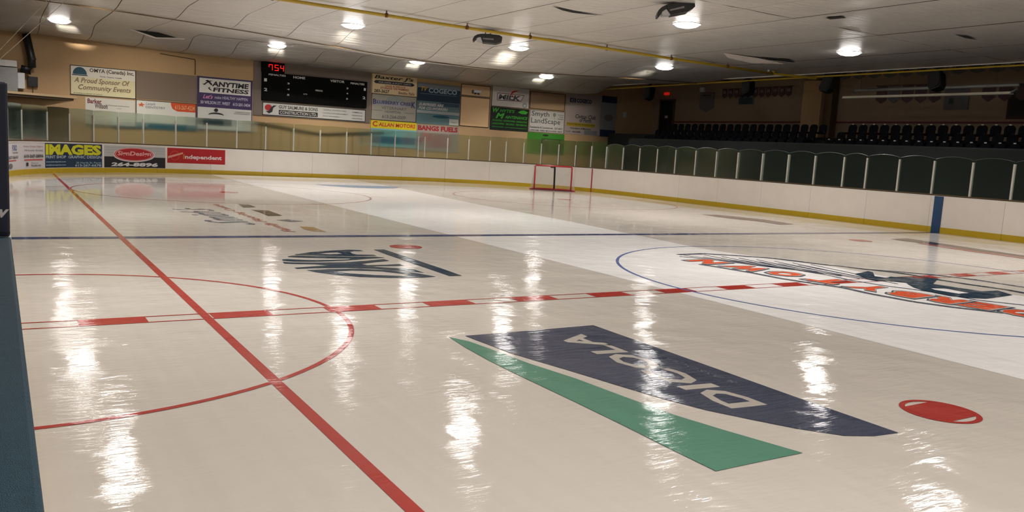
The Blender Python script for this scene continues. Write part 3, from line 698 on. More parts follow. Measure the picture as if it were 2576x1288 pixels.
sign('advertising_sign', 'cream sign with black pointed ribbon reading Smiths Falls, above the Blueberry Creek sign', 'sign', (4.95,4.65,7.70,5.72), (216, 192, 150), [
    ('t', BK, "Baxter J's", (0.04, 0.72, 0.92, 0.96), 0.25, 0.02), ('p', (35, 32, 50), [(0.03, 0.60), (0.07, 0.69), (0.90, 0.69), (0.95, 0.60), (0.90, 0.52), (0.07, 0.52)]), ('t', (190, 180, 160), 'FOR DIESEL & DUSTY CARTS', (0.14, 0.56, 0.86, 0.64)),
    ('t', (150, 40, 40), 'SALES & SERVICE', (0.28, 0.38, 0.74, 0.47), 0, 0.02), ('t', (150, 40, 40), 'STORAGE ON PREMISES', (0.18, 0.26, 0.82, 0.36), 0, 0.02), ('t', BK, '283-3627', (0.04, 0.05, 0.38, 0.22), 0.1, 0.02), ('t', (90, 60, 50), 'Smiths Falls', (0.58, 0.05, 0.95, 0.20), 0.2, 0.01)])
sign('advertising_sign', 'grey sign with blue lettering reading Blueberry Creek Veterinary Hospital', 'sign', (4.93,3.17,7.74,4.63), (158, 152, 138), [
    ('p', (140, 145, 140), [(0.30, 0.75), (0.36, 0.90), (0.50, 0.97), (0.64, 0.90), (0.72, 0.76)]), ('r', (150, 148, 158), (0, 0.58, 1, 0.76)),
    ('t', (70, 70, 105), 'B', (0.03, 0.60, 0.11, 0.80), 0, 0.03), ('t', (70, 70, 105), 'LUEBERRY CREE', (0.12, 0.63, 0.87, 0.76), 0, 0.03), ('t', (60, 60, 95), 'K', (0.88, 0.56, 0.97, 0.80), 0, 0.03),
    ('t', (110, 108, 108), 'VETERINARY', (0.22, 0.43, 0.78, 0.54)), ('t', (110, 108, 108), 'HOSPITAL', (0.30, 0.30, 0.66, 0.39)), ('r', GY, (0.02, 0.37, 0.24, 0.38)), ('r', GY, (0.74, 0.34, 0.97, 0.35)), ('t', (110, 106, 104), '613-264-0009', (0.24, 0.08, 0.76, 0.22), 0.1, 0.01)], frame=(90, 85, 75))
sign('advertising_sign', 'yellow sign with red lettering reading CALLAN MOTORS, mostly behind the rink glass', 'sign', (4.95,1.67,7.80,3.14), (208, 190, 20), [
    ('t', (190, 50, 30), 'C', (0.03, 0.76, 0.14, 0.97), 0, 0.04), ('t', (190, 50, 30), 'ALLAN MOTORS', (0.16, 0.78, 0.97, 0.93), 0.1, 0.03), ('r', (120, 170, 175), (0, 0.0, 1, 0.70)), ('r', (50, 95, 120), (0.03, 0.12, 0.97, 0.40))])
sign('advertising_sign', 'tall dark blue and teal sign reading TV COGECO', 'sign', (7.76,3.14,10.58,5.50), (95, 125, 130), [
    ('r', (14, 42, 62), (0, 0.56, 1, 0.88)), ('r', (115, 120, 125), (0, 0.88, 1, 1)), ('t', (205, 150, 40), 'TV', (0.08, 0.80, 0.23, 0.91), 0.3, 0.03), ('t', (150, 165, 175), 'COGECO', (0.25, 0.77, 0.92, 0.89), 0, 0.03), ('r', (120, 140, 150), (0.06, 0.735, 0.92, 0.742)),
    ('r', (90, 110, 118), (0, 0.40, 1, 0.56)), ('r', (45, 70, 85), (0.55, 0.46, 0.98, 0.55)), ('t', (205, 200, 195), 'SURPRISES ARE', (0.04, 0.44, 0.62, 0.51), 0.3, 0.03), ('t', (205, 200, 195), 'FOR CO-WORKERS', (0.04, 0.35, 0.72, 0.42), 0.3, 0.03),
    ('r', (160, 165, 165), (0, 0.26, 1, 0.33)), ('e', (25, 80, 95), (0.56, 0.20, 0.20, 0.035)), ('r', (200, 200, 190), (0.76, 0.01, 0.98, 0.16)), ('t', (90, 110, 60), 'Cogeco', (0.80, 0.06, 0.94, 0.10), 0.2)])
sign('advertising_sign', 'grey sign with red lettering reading BANGS FUELS, mostly behind the rink glass', 'sign', (7.83,1.54,10.60,3.09), (150, 138, 132), [
    ('t', (150, 22, 28), 'BANGS FUELS', (0.02, 0.78, 0.97, 0.97), 0, 0.05), ('p', (170, 80, 80), [(0.05, 0.35), (0.10, 0.68), (0.24, 0.70), (0.20, 0.45), (0.10, 0.30)]), ('r', (150, 110, 112), (0.26, 0.15, 0.80, 0.65))])
for lab, r, c in (('small beige blank panel carrying the emergency light', (10.62,4.99,12.66,5.67), (212, 175, 132)), ('beige blank panel under the emergency light', (10.62,3.17,12.66,4.95), (228, 188, 140)), ('tan blank panel above the Smyth LandScape sign', (15.57,4.57,18.28,5.66), (165, 135, 105))):
    sign('blank_panel', lab, 'panel', r, c, [], frame=(60, 45, 35))
sign('advertising_sign', 'white sign reading MILK with red and white block letters', 'sign', (12.76,4.51,15.52,5.78), (205, 196, 188), [
    ('p', (110, 40, 40), [(0.14, 0.66), (0.86, 0.66), (0.78, 0.34), (0.14, 0.30)]), ('p', (222, 215, 210), [(0.155, 0.63), (0.84, 0.63), (0.77, 0.37), (0.155, 0.33)]),
    ('t', (85, 82, 82), 'MILK', (0.17, 0.36, 0.76, 0.60), 0.15, 0.05), ('p', (190, 30, 30), [(0.50, 0.58), (0.56, 0.74), (0.72, 0.86), (0.60, 0.84), (0.52, 0.78), (0.49, 0.64)]), ('p', (190, 30, 30), [(0.50, 0.52), (0.58, 0.50), (0.54, 0.62)]),
    ('e', (120, 130, 140), (0.88, 0.16, 0.06, 0.12)), ('e', (190, 190, 188), (0.88, 0.16, 0.04, 0.08))], frame=(80, 60, 50))
GN = (60, 165, 40)
sign('advertising_sign', "black sign with bright green lettering reading Whyte's Maintenance", 'sign', (12.75,3.09,15.55,4.48), (10, 22, 12), [
    ('t', GN, 'W', (0.05, 0.76, 0.22, 0.97), 0.3, 0.04), ('t', GN, "HYTE'S", (0.23, 0.79, 0.62, 0.93), 0.3, 0.02), ('t', GN, 'M', (0.13, 0.51, 0.36, 0.75), 0.3, 0.05), ('t', GN, 'AINTENANCE', (0.37, 0.53, 0.97, 0.66), 0.3, 0.02),
    ('p', GN, [(0.70, 0.84), (0.78, 0.93), (0.86, 0.95), (0.97, 0.88), (0.92, 0.78), (0.80, 0.78)]), ('t', GN, 'EXCAVATING - SNOWPLOWING - SANDBLASTING', (0.05, 0.38, 0.96, 0.46), 0.3), ('t', GN, 'LANDSCAPING - TRUCKING - TREE REMOVAL', (0.05, 0.24, 0.96, 0.32), 0.3), ('t', GN, '613-264-8245  www.whytesmaintenance.ca', (0.05, 0.10, 0.96, 0.16), 0.1)])
sign('advertising_sign', 'pale grey sign reading Smyth LandScape', 'sign', (15.60,3.12,18.32,4.53), (190, 184, 180), [
    ('t', (45, 60, 62), 'Smyth', (0.06, 0.66, 0.55, 0.94), 0, 0.0), ('t', (45, 60, 62), 'LandScape', (0.05, 0.34, 0.88, 0.64), 0, 0.0), ('e', (130, 140, 125), (0.70, 0.84, 0.045, 0.09)), ('r', (130, 140, 125), (0.695, 0.62, 0.705, 0.80)),
    ('t', (80, 80, 80), 'Hardscape', (0.80, 0.82, 0.96, 0.87)), ('t', (80, 80, 80), 'Turf', (0.84, 0.73, 0.95, 0.78)), ('t', (80, 80, 80), 'Gardens', (0.80, 0.64, 0.96, 0.69)), ('t', (70, 70, 70), 'Residential & Commercial   267-4655', (0.03, 0.18, 0.95, 0.27)), ('t', (60, 60, 60), 'LAWN CARE  WEEDS  MULCH & SAND  SNOW', (0.03, 0.05, 0.95, 0.12), 0, 0.02)], frame=(120, 110, 105))
sign('advertising_sign', 'bright green sign behind the rink glass under the Smyth LandScape sign', 'sign', (15.55,1.74,18.40,3.09), (50, 125, 30), [
    ('r', (45, 70, 35), (0.38, 0.0, 1.0, 0.75)), ('e', (25, 30, 22), (0.48, 0.90, 0.08, 0.045))])
sign('advertising_sign', 'tall shaded sign reading Civitan Club of Perth with a yellow stripe', 'sign', (18.36,3.15,21.24,5.80), (165, 150, 145), [
    ('r', (45, 50, 70), (0.10, 0.78, 0.27, 0.88)), ('t', (165, 160, 155), 'C', (0.13, 0.80, 0.24, 0.86), 0, 0.05), ('t', (45, 50, 75), 'COGECO', (0.29, 0.78, 0.72, 0.88), 0, 0.05),
    ('t', (60, 62, 62), 'Civitan Club', (0.28, 0.40, 0.86, 0.50), 0.1, 0.02), ('t', (60, 62, 62), 'of Perth', (0.40, 0.31, 0.74, 0.41), 0.1, 0.02), ('r', (165, 140, 30), (0.05, 0.20, 0.85, 0.29)), ('t', (70, 60, 20), 'Proud to help our community people', (0.06, 0.22, 0.84, 0.28), 0.2), ('t', (60, 60, 60), 'Volunteers & Members', (0.15, 0.13, 0.74, 0.18)),
    ('t', (80, 80, 80), 'Perth', (0.03, 0.05, 0.16, 0.08)), ('t', (80, 80, 80), 'meets monthly', (0.22, 0.03, 0.45, 0.10)), ('r', (120, 120, 125), (0.55, 0.02, 0.92, 0.12))])
sign('advertising_sign', 'narrow shaded sign with a blue block at top and bottom', 'sign', (21.27,3.15,22.55,5.84), (135, 138, 138), [
    ('r', (30, 45, 75), (0, 0.84, 1, 1)), ('r', (30, 45, 75), (0, 0.0, 1, 0.17)), ('e', (115, 105, 110), (0.5, 0.47, 0.3, 0.08))])
# ads on the boards, following their curve (drawn from the ice side, s decreasing to the right)
def bsign(label, s0, s1, z0, z1, bg, items):
    return sign('board_advertisement', label, 'sign', (s0, z0, s1, z1), bg, items, fmap=rim_map, thick=0.006, base=0.001)
bsign('white board advertisement with small text at the far left', 56.55, 53.40, 0.21, 1.15, (206, 200, 202), [
    ('t', (90, 100, 150), 'FORD', (0.18, 0.70, 0.34, 0.92), 0, 0.04), ('t', GY, 'Lincoln', (0.20, 0.60, 0.36, 0.68)), ('t', (110, 108, 105), '267-5641', (0.02, 0.40, 0.36, 0.52), 0, 0.04), ('r', (190, 70, 70), (0.02, 0.32, 0.30, 0.36)), ('e', GY, (0.10, 0.14, 0.08, 0.10)),
    ('t', (170, 120, 120), 'Print Copy Signs', (0.52, 0.82, 0.97, 0.89)), ('t', GY, '74 Foster Street', (0.54, 0.68, 0.96, 0.74)), ('t', (90, 90, 88), '613-267-2896', (0.53, 0.42, 0.97, 0.55), 0, 0.04), ('r', (195, 60, 60), (0.53, 0.32, 0.95, 0.36)),
    ('p', (50, 50, 60), [(0.58, 0.10), (0.63, 0.10), (0.63, 0.24), (0.58, 0.24)]), ('t', (90, 90, 95), 'Facebook', (0.70, 0.08, 0.92, 0.15), 0, 0.03), ('t', GY, 'Find us', (0.70, 0.19, 0.85, 0.24))])
bsign('dark blue board advertisement with big yellow letters reading IMAGES', 53.36, 50.28, 0.21, 1.15, (26, 50, 78), [
    ('r', (22, 36, 66), (0.0, 0.52, 1, 1)), ('t', (208, 205, 20), 'IMAGES', (0.01, 0.52, 0.985, 0.965), 0, 0.055), ('t', (175, 190, 205), 'PRINT SHOP  GRAPHIC DESIGN', (0.01, 0.38, 0.99, 0.50), 0, 0.02),
    ('t', (150, 180, 195), 'www.imagesprint.com', (0.01, 0.20, 0.39, 0.27), 0, 0.04), ('t', (150, 180, 195), 'info@imagesprint.com', (0.01, 0.07, 0.39, 0.14), 0, 0.04), ('t', (140, 175, 190), '20 North St. Perth', (0.57, 0.16, 0.98, 0.24), 0, 0.02), ('t', (170, 190, 205), '613-267-6678', (0.55, 0.03, 0.98, 0.14), 0, 0.03)])
bsign('grey and black board advertisement with red oval reading SignDesign 264-8896', 50.18, 47.37, 0.21, 1.13, (185, 185, 185), [
    ('r', (24, 22, 26), (0, 0, 1, 0.50)), ] + [('t', (150, 150, 152), 'Vehicle Lettering  Banners  Magnetics  Decals', (0.02, 0.90-0.12*k, 0.98, 0.94-0.12*k)) for k in range(3)] + [
    ('e', (222, 205, 205), (0.49, 0.60, 0.345, 0.335)), ('e', (185, 60, 60), (0.49, 0.62, 0.325, 0.30)), ('e', (225, 160, 160), (0.49, 0.62, 0.312, 0.285)), ('e', (172, 12, 22), (0.49, 0.62, 0.300, 0.27)), ('t', (225, 165, 160), 'SignDesign', (0.22, 0.50, 0.77, 0.76), 0.1, 0.03),
    ('t', (215, 215, 215), '264-8896', (0.11, 0.05, 0.88, 0.24), 0.1, 0.05)])
bsign('red board advertisement reading Independent', 47.28, 44.72, 0.46, 1.13, (178, 12, 24), [
    ('e', (205, 80, 40), (0.13, 0.50, 0.082, 0.31)), ('e', (178, 12, 24), (0.13, 0.50, 0.072, 0.28)), ('p', (220, 150, 130), [(0.01, 0.30), (0.27, 0.62), (0.27, 0.74), (0.01, 0.44)]), ('t', (200, 120, 30), 'i', (0.27, 0.28, 0.30, 0.62), 0, 0.04), ('t', (228, 205, 205), 'ndependent', (0.305, 0.22, 0.94, 0.58), 0, 0.035), ('r', (200, 90, 40), (0.52, 0.19, 0.94, 0.205))])

# far wall fittings
el = empty('emergency_light', (11.67, YW, 5.15), 'small grey emergency light box on the beige panel', 'light')
MB().box(-0.22, -0.15, 0.06, 0.28, -0.045, 0.22).obj('housing', WHITEM, el, bevel=0.01)
MB().box(-0.30, -0.13, 0.0, -0.22, -0.05, 0.2).obj('bracket', DARK, el)
for dx in (-0.1, 0.12): MB().tube([(dx, -0.10, 0.06), (dx, -0.12, -0.03)], 0.05, 10).obj('lamp_head', DARK, el)
rl = empty('wall_rail', (2.0, YW, 2.14), 'long dark V-shaped rail on the far wall seen through the glass', 'rail')
def bar(a, b, h, y0, y1):
    return MB().prism([(a[0], a[1]-h), (b[0], b[1]-h), (b[0], b[1]), (a[0], a[1])], lambda p: (p[0], y0, p[1]), lambda p: (p[0], y1, p[1]))
bar((-3.56, 0.49), (0.02, 0.06), 0.13, -0.01, -0.10).obj('rail_board', CABLE, rl)
bar((0.0, 0.06), (3.75, 0.40), 0.13, -0.01, -0.10).obj('rail_board', CABLE, rl)
for x_, z_ in ((-3.2, 0.4), (-1.6, 0.2), (0.0, 0.0), (1.9, 0.18), (3.5, 0.3)):
    MB().box(x_-0.03, -0.05, -2.15, x_+0.03, 0.0, z_).obj('upright', STEEL, rl)
# plywood ledge, furnace and black flue at the upper left
ld = empty('equipment_platform', (-13.4, YW, 3.0), 'beige platform shelf on the far wall at the upper left', 'shelf')
MB().prism([(XL+13.42, 0), (-9.85+13.4, 0), (XL+13.42, -2.6)], lambda p: (p[0], p[1], 0.13), lambda p: (p[0], p[1], 0.235)).obj('deck', cm((196, 170, 130)), ld)
MB().prism([(XL+13.42, -0.0), (-10.0+13.4, -0.0), (XL+13.42, -2.5)], lambda p: (p[0], p[1], 0.02), lambda p: (p[0], p[1], 0.13)).obj('underside', CABLE, ld)
fu = empty('furnace', (-13.0, YW-0.45, 3.235), 'pale grey furnace cabinet on the platform at the upper left', 'furnace')
MB().box(-0.75, -0.4, 0, 0.72, 0.4, 1.05).obj('cabinet', GREYM, fu, bevel=0.02)
MB().box(-0.75, -0.41, 1.08, 0.70, 0.4, 1.36).obj('hood', WHITEM, fu, bevel=0.02)
MB().tube([(0.0, -0.405, 0.7), (0.0, -0.44, 0.7)], 0.05, 10).obj('knob', DARK, fu)
MB().box(0.72, -0.3, 0.15, 1.0, 0.3, 0.85).obj('side_box', WHITEM, fu, bevel=0.02)
fl = empty('flue_pipe', (-11.8, YW-0.4, 4.3), 'fat black flue pipe rising beside the furnace', 'pipe')
MB().tube([(-0.35, 0, 0.0), (0.02, 0, -0.08), (0.1, 0, 0.1), (0.08, 0, 0.5), (-0.12, 0, 1.56)], 0.17, 14).obj('pipe', DARK, fl, smooth=True)
MB().tube([(0.085, 0, 0.42), (0.08, 0, 0.5)], 0.19, 14).obj('collar', DARK, fl)
eb = empty('electrical_box', (-11.67, YW, 3.52), 'dark square box on the far wall under the flue pipe', 'box')
MB().box(-0.2, -0.2, 0, 0.2, 0, 0.46).obj('box', DARK, eb, bevel=0.01)
MB().tube([(0, -0.05, 0), (0, -0.05, -0.28)], 0.02, 6).obj('conduit', STEEL, eb)
cd = tag(MB().tube([(-4.55, YW-0.03, 4.75), (-4.55, YW-0.03, 5.45), (-4.58, YW-0.03, 5.5), (-6.2, YW-0.03, 5.62)], 0.022, 6).obj('wall_conduit', STEEL), 'thin brown conduit rising on the wall above the purple fitness sign', 'conduit')

# ================================================================== RIGHT WALL, STAND
dr = empty('door_1', (XR, 34.5, 3.4), kind='structure')
MB().box(-0.06, -0.65, 0, 0, 0.65, 2.42).obj('door_panel', DARK, dr)
MB().box(-0.09, -0.75, 0, 0, -0.65, 2.5).obj('door_frame', STEEL, dr); MB().box(-0.09, 0.65, 0, 0, 0.75, 2.5).obj('door_frame', STEEL, dr); MB().box(-0.09, -0.75, 2.42, 0, 0.75, 2.52).obj('door_frame', STEEL, dr)
MB().box(-0.10, 0.1, 1.25, -0.06, -0.15, 1.42).obj('door_notice', PLATE, dr)
ex = empty('exit_sign', (XR, 34.65, 6.22), 'small red lit exit sign above the dark door', 'sign')
MB().box(-0.10, -0.22, 0, 0, 0.22, 0.16).obj('housing', EXITM, ex)
nb = tag(MB().box(XR-0.30, YW-0.03, 5.0, XR-0.05, YW, 5.35).obj('wall_notice', PLATE), 'small white notice on the far wall by the dark corner', 'notice')
nb.location = (-2.3, 0, -0.45)
ht = empty('public_address_horn', (XR, 31.2, 6.3), 'small white box high on the right wall near the shield banner', 'box')
MB().box(-0.2, -0.18, 0, 0, 0.18, 0.3).obj('housing', WHITEM, ht, bevel=0.02)
def banner(label, y0, y1, z0, z1, rgb, point=0.0, items=(), x=XR, group=None, name='banner'):
    root = empty(name, (x-0.04, (y0+y1)/2, z0), label, 'banner', group)
    hw = abs(y1-y0)/2; h = z1-z0
    P = [(-hw, h), (hw, h), (hw, point), (0, 0), (-hw, point)] if point else [(-hw, h), (hw, h), (hw, 0), (-hw, 0)]
    MB().prism(P, lambda p: (0, p[0], p[1]), lambda p: (-0.012, p[0], p[1])).obj('cloth', cm(rgb), root)
    MB().tube([(0, -hw-0.04, h), (0, hw+0.04, h)], 0.02, 6).obj('rod', STEEL, root)
    for (c, a, b, e, f) in items:
        MB().box(-0.02, hw-2*hw*e, h*b, -0.013, hw-2*hw*a, h*f).obj('print', cm(c), root)
    return root
banner('grey shield-shaped banner with a pointed foot beside the white box', 31.45, 30.2, 5.0, 6.25, (105, 100, 100), 0.3, [((60, 60, 60), 0.2, 0.85, 0.8, 0.9)])
for k in range(11):
    y = 29.5-0.5*k
    banner('small maroon pennant high on the right wall, %s from the left' % ['first','second','third','fourth','fifth','sixth','seventh','eighth','ninth','tenth','eleventh'][k], y, y-0.4, 5.85, 6.45, (92, 55, 62), 0.15, [((130, 110, 110), 0.2, 0.5, 0.8, 0.8)], group='small pennants in the left row on the right wall')
banner('square grey banner with dark panel below the row of small pennants', 28.1, 26.9, 5.45, 6.0, (110, 120, 120), 0, [((40, 58, 68), 0.05, 0.05, 0.95, 0.75)])
banner('tall white banner with a dark crest and red badge left of the brown column', 22.9, 22.0, 4.9, 6.6, (130, 122, 118), 0, [((40, 48, 60), 0.1, 0.7, 0.9, 0.95), ((50, 48, 48), 0.05, 0.45, 0.95, 0.5), ((50, 48, 48), 0.05, 0.52, 0.95, 0.57), ((150, 60, 60), 0.25, 0.08, 0.75, 0.36)])
banner('narrow plum banner right against the brown column', 21.9, 21.45, 5.0, 6.3, (98, 72, 76), 0.15)
for k in range(5):
    y = 18.6-0.72*k
    banner('plum pennant under the long heater, %s from the left' % ['first','second','third','fourth','fifth'][k], y, y-0.6, 5.35, 6.25, (88, 62, 66) if k != 1 else (105, 100, 104), 0.2, group='plum pennants under the heater')
banner('square grey banner with a small green emblem beside the plum pennants', 14.9, 13.7, 5.0, 6.1, (100, 96, 100), 0, [((45, 70, 66), 0.2, 0.25, 0.4, 0.5)])
for k in range(3):
    y = 13.1-0.75*k
    banner('dull plum pennant at the far right of the wall, %s from the left' % ['first','second','third'][k], y, y-0.6, 5.35, 6.1, (84, 58, 62), 0.2, group='dull pennants at the right end of the wall')
for k in range(14):
    y = 21.0-0.9*k
    banner('faded grey pennant in the topmost row under the roof, %s from the left' % ['first','second','third','fourth','fifth','sixth','seventh','eighth','ninth','tenth','eleventh','twelfth','thirteenth','fourteenth'][k], y, y-0.7, 6.65, 7.2, (104, 98, 92), 0.12, [((60, 50, 50), 0.3, 0.4, 0.7, 0.7)], group='faded pennants under the roof')
sign_map = lambda y, z, d: (XR - d, y, z)
dk = sign('notice_board', 'dark maroon notice board at the right edge of the wall', 'board', (11.9, 4.55, 8.6, 5.9), (60, 25, 28), [('r', (30, 26, 28), (0.03, 0.1, 0.35, 0.95)), ('p', (190, 185, 180), [(0.25, 0.75), (0.6, 0.65), (0.65, 0.9), (0.35, 0.95)])], fmap=sign_map)
col_ = tag(box('column', (25.25, 20.9, 3.4), (25.75, 21.35, ZR), STEEL), 'brown steel column standing against the right wall', 'column')
pier = tag(box('wall_pier', (25.0, 21.4, 3.4), (25.75, 22.65, 6.6), WALLM), 'beige wall pier left of the brown column', 'pier')

stand = empty('grandstand', (19.0, 10.0, 0.0), 'dark concrete stand with stepped rows along the right side', 'grandstand')
def sbx(name, a, b, m): return MB().box(a[0]-19, a[1]-10, a[2], b[0]-19, b[1]-10, b[2]).obj(name, m, stand)
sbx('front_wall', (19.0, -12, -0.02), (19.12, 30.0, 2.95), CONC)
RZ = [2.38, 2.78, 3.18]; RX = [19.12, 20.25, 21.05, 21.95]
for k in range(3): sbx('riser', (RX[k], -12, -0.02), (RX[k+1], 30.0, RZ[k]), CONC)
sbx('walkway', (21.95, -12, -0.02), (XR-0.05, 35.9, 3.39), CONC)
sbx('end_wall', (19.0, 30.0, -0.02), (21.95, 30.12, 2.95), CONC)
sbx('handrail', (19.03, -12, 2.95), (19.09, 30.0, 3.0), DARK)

def seat_proto():
    r = empty('stadium_seat', (0, 0, 0), 'dark blue folding stadium seat', 'seat')
    # faces -X (the ice); the backrest leans away
    prof = [(-0.2, 0.0), (0.2, 0.0), (0.22, 0.30), (0.19, 0.40), (0.10, 0.455), (-0.10, 0.455), (-0.19, 0.40), (-0.22, 0.30)]
    MB().prism(prof, lambda p: (0.10+0.12*p[1], p[0], 0.38+p[1]), lambda p: (0.15+0.12*p[1], p[0], 0.38+p[1])).obj('backrest', SEATM, r)
    MB().prism([(-0.30, 0.40), (0.08, 0.36), (0.10, 0.41), (-0.28, 0.45), (-0.31, 0.43)], lambda p: (p[0], -0.21, p[1]), lambda p: (p[0], 0.21, p[1])).obj('seat_pan', SEATM, r)
    MB().box(-0.02, -0.24, 0.0, 0.06, -0.20, 0.5).obj('bracket', DARK, r)
    return r
SEAT = seat_proto()
pl = MB().tube([(0.150, 0, 0.835), (0.205, 0, 0.842)], 0.034, 8); plate_me = mesh('number_plate', pl.V, pl.F)
first = True
plm = MB().box(0.14, -0.05, 0.80, 0.151, 0.05, 0.845); 
plate_me = mesh('number_plate', [(x-0.0, y, z) for x, y, z in plm.V], plm.F)
def put_seat(x, y, z, label, group, plate):
    global first
    if first: r = SEAT; first = False
    else:
        r = SEAT.copy(); C.objects.link(r)
        for ch in [c for c in SEAT.children if not c.name.startswith('number_plate')]:
            c = ch.copy(); C.objects.link(c); c.parent = r
    r.location = (x, y, z); r['label'] = label; r['group'] = group
    if plate:
        c = link('number_plate', plate_me, PLATE, r); c.location = (0.0, 0, 0.03); tag(c, label='pale plate on the backrest')  # small pale box near the top of the backrest
rows = ['front', 'middle', 'back']
def nth(n):
    tens = ['', '', 'twenty', 'thirty', 'forty']
    o = ['', 'first', 'second', 'third', 'fourth', 'fifth', 'sixth', 'seventh', 'eighth', 'ninth', 'tenth', 'eleventh', 'twelfth', 'thirteenth', 'fourteenth', 'fifteenth', 'sixteenth', 'seventeenth', 'eighteenth', 'nineteenth']
    if n < 20: return o[n]
    return {20: 'twentieth', 30: 'thirtieth'}.get(n) or tens[n//10]+'-'+o[n % 10]
seats = []
for k in range(3):
    n = 0; y = 29.6
    while y > 3.5:
        if not (16.95 < y < 18.4):
            seats.append((k, y))
        y -= 0.56
cnt = {}
seats.sort(key=lambda t: (t[0], abs(t[1]-17.7)))
for k, y in seats:
    left = y > 17.5
    cnt[(k, left)] = cnt.get((k, left), 0)+1
    put_seat([19.78, 20.62, 21.42][k], y, RZ[k],
             'dark blue seat, %s from the aisle in the %s row of the %s block' % (nth(cnt[(k, left)]), rows[k], 'left' if left else 'right'),
             'stadium seats, %s row of the %s block' % (rows[k], 'left' if left else 'right'), (not left) and k != 1)

# steel beams over the stand
for k, y in enumerate((29.0, 21.2, 13.4, 5.6, -2.2)):
    t = empty('roof_truss', (22.5, y, 6.9), 'brown steel roof truss over the stand, %s from the far wall' % ['first','second','third','fourth','fifth'][k], 'truss', group='roof trusses over the stand')
    MB().box(-3.1, -0.06, 0.95, 3.25, 0.06, 1.08).obj('top_chord', STEEL, t)
    MB().box(-3.1, -0.05, 0.0, 3.25, 0.05, 0.10).obj('bottom_chord', STEEL, t)
    for q in range(6):
        x0_ = -3.0+q*1.05
        MB().tube([(x0_, 0, 0.05 if q % 2 else 1.0), (x0_+1.05, 0, 1.0 if q % 2 else 0.05)], 0.035, 6).obj('web_bar', STEEL, t)
for lab, x_ in (('long brown purlin beside the ceiling edge', 19.75), ('long brown purlin over the seats', 22.5)):
    tag(box('roof_purlin', (x_, -12, 7.62), (x_+0.12, YW-.02, 7.82), STEEL), lab, 'beam')

# long tube heater over the seats
hr = empty('tube_heater', (21.0, 13.1, 5.2), 'long white tube heater with grey duct hanging over the seats', 'heater')
MB().prism([(-0.16, 0.0), (0.16, 0.0), (0.10, 0.10), (-0.10, 0.10)], lambda p: (p[0], -3.85, p[1]), lambda p: (p[0], 3.85, p[1])).obj('reflector', mat('cream_reflector', (0.85, 0.80, 0.66), 0.5), hr)
MB().tube([(0.0, -4.1, 0.36), (0.0, 3.3, 0.36)], 0.075, 12).obj('duct', GREYM, hr, smooth=True)
MB().tube([(0, -3.95, 0.36), (0, -4.05, 0.2), (0, -3.8, 0.05)], 0.06, 10).obj('elbow', GREYM, hr, smooth=True)
for y_ in (-3.2, -1.1, 1.1, 3.0): MB().tube([(0, y_, 0.1), (0, y_, 2.78)], 0.008, 4).obj('hanger', DARK, hr)

# loudspeakers hanging at the ceiling edge
def speaker(y, z, lab, tilt):
    r = empty('loudspeaker', (19.55, y, z), lab, 'loudspeaker')
    m = MB(); prof = [(-0.24, -0.30), (-0.16, -0.46), (0.16, -0.46), (0.24, -0.30), (0.24, 0.30), (0.16, 0.46), (-0.16, 0.46), (-0.24, 0.30)]
    M = Matrix.Rotation(tilt, 4, 'X') @ Matrix.Rotation(0.35, 4, 'Y')
    m.prism(prof, lambda p: M @ Vector((-0.22, p[0]*1.2, p[1])), lambda p: M @ Vector((0.2, p[0], p[1]*0.9)))
    m.obj('cabinet', DARK, r, bevel=0.02)
    g = MB(); g.prism([(a*0.85, b*0.85) for a, b in prof], lambda p: M @ Vector((-0.225, p[0]*1.2, p[1])), lambda p: M @ Vector((-0.24, p[0]*1.2, p[1])))
    g.obj('grille', mat('speaker_grille', (0.014, 0.012, 0.014), 0.8), r)
    MB().tube([(-0.05, 0, 0.35), (-0.15, 0, 0.45+max(0, 6.1-z-0.45))], 0.02, 6).obj('bracket', DARK, r)
speaker(29.2, 5.68, 'black loudspeaker under the ceiling edge, farthest of the four', -0.35)
speaker(21.6, 5.74, 'black loudspeaker above the left block of seats', -0.35)
speaker(16.75, 5.76, 'black loudspeaker beside the brown column', 0.05)
speaker(11.5, 5.68, 'black loudspeaker in front of the long tube heater', -0.35)

# ================================================================== CEILING FITTINGS
pp = empty('yellow_pipe', (0, 17.9, 6.07), 'yellow gas pipe crossing under the white ceiling', 'pipe')
MB().tube([(XL+0.05, -0.6, -0.02), (-5.5, -0.55, 0), (1.9, -0.15, 0.0), (6.5, -0.25, -0.02), (11.2, 0.1, 0), (17.2, 0.1, -0.02)], 0.055, 10).obj('pipe', YELLOW, pp, smooth=True)
for x_ in (-14.0, -9.8, -5.9, -2.1, 1.0, 3.7, 7.4, 10.9, 14.2):
    y_ = -0.55+0.6*max(0, min(1, (x_+5.5)/16)); MB().tube([(x_-0.035, y_, 0), (x_+0.035, y_, 0)], 0.075, 10).obj('clamp', RUST, pp); MB().tube([(x_, y_, 0.05), (x_, y_, 0.15)], 0.02, 6).obj('hanger', RUST, pp)
MB().tube([(17.2, 0.1, -0.02), (17.2, 0.1, 0.10)], 0.07, 10).obj('elbow', YELLOW, pp)
MB().box(17.05, 0.2, -0.02, 17.3, 0.32, 0.35).obj('bracket', GREYM, pp)
MB().tube([(17.2, 0.1, -0.03), (18.3, -0.3, -0.05), (19.42, -0.5, -0.06)], 0.05, 8).obj('pipe', YELLOW, pp)
tag(MB().tube([(19.42, -12, 6.11), (19.42, 8, 6.11), (19.42, 26, 6.06), (19.42, 35.9, 6.0)], 0.04, 8).obj('side_pipe', YELLOW, smooth=True), 'thin yellow pipe running along the right edge of the ceiling', 'pipe')
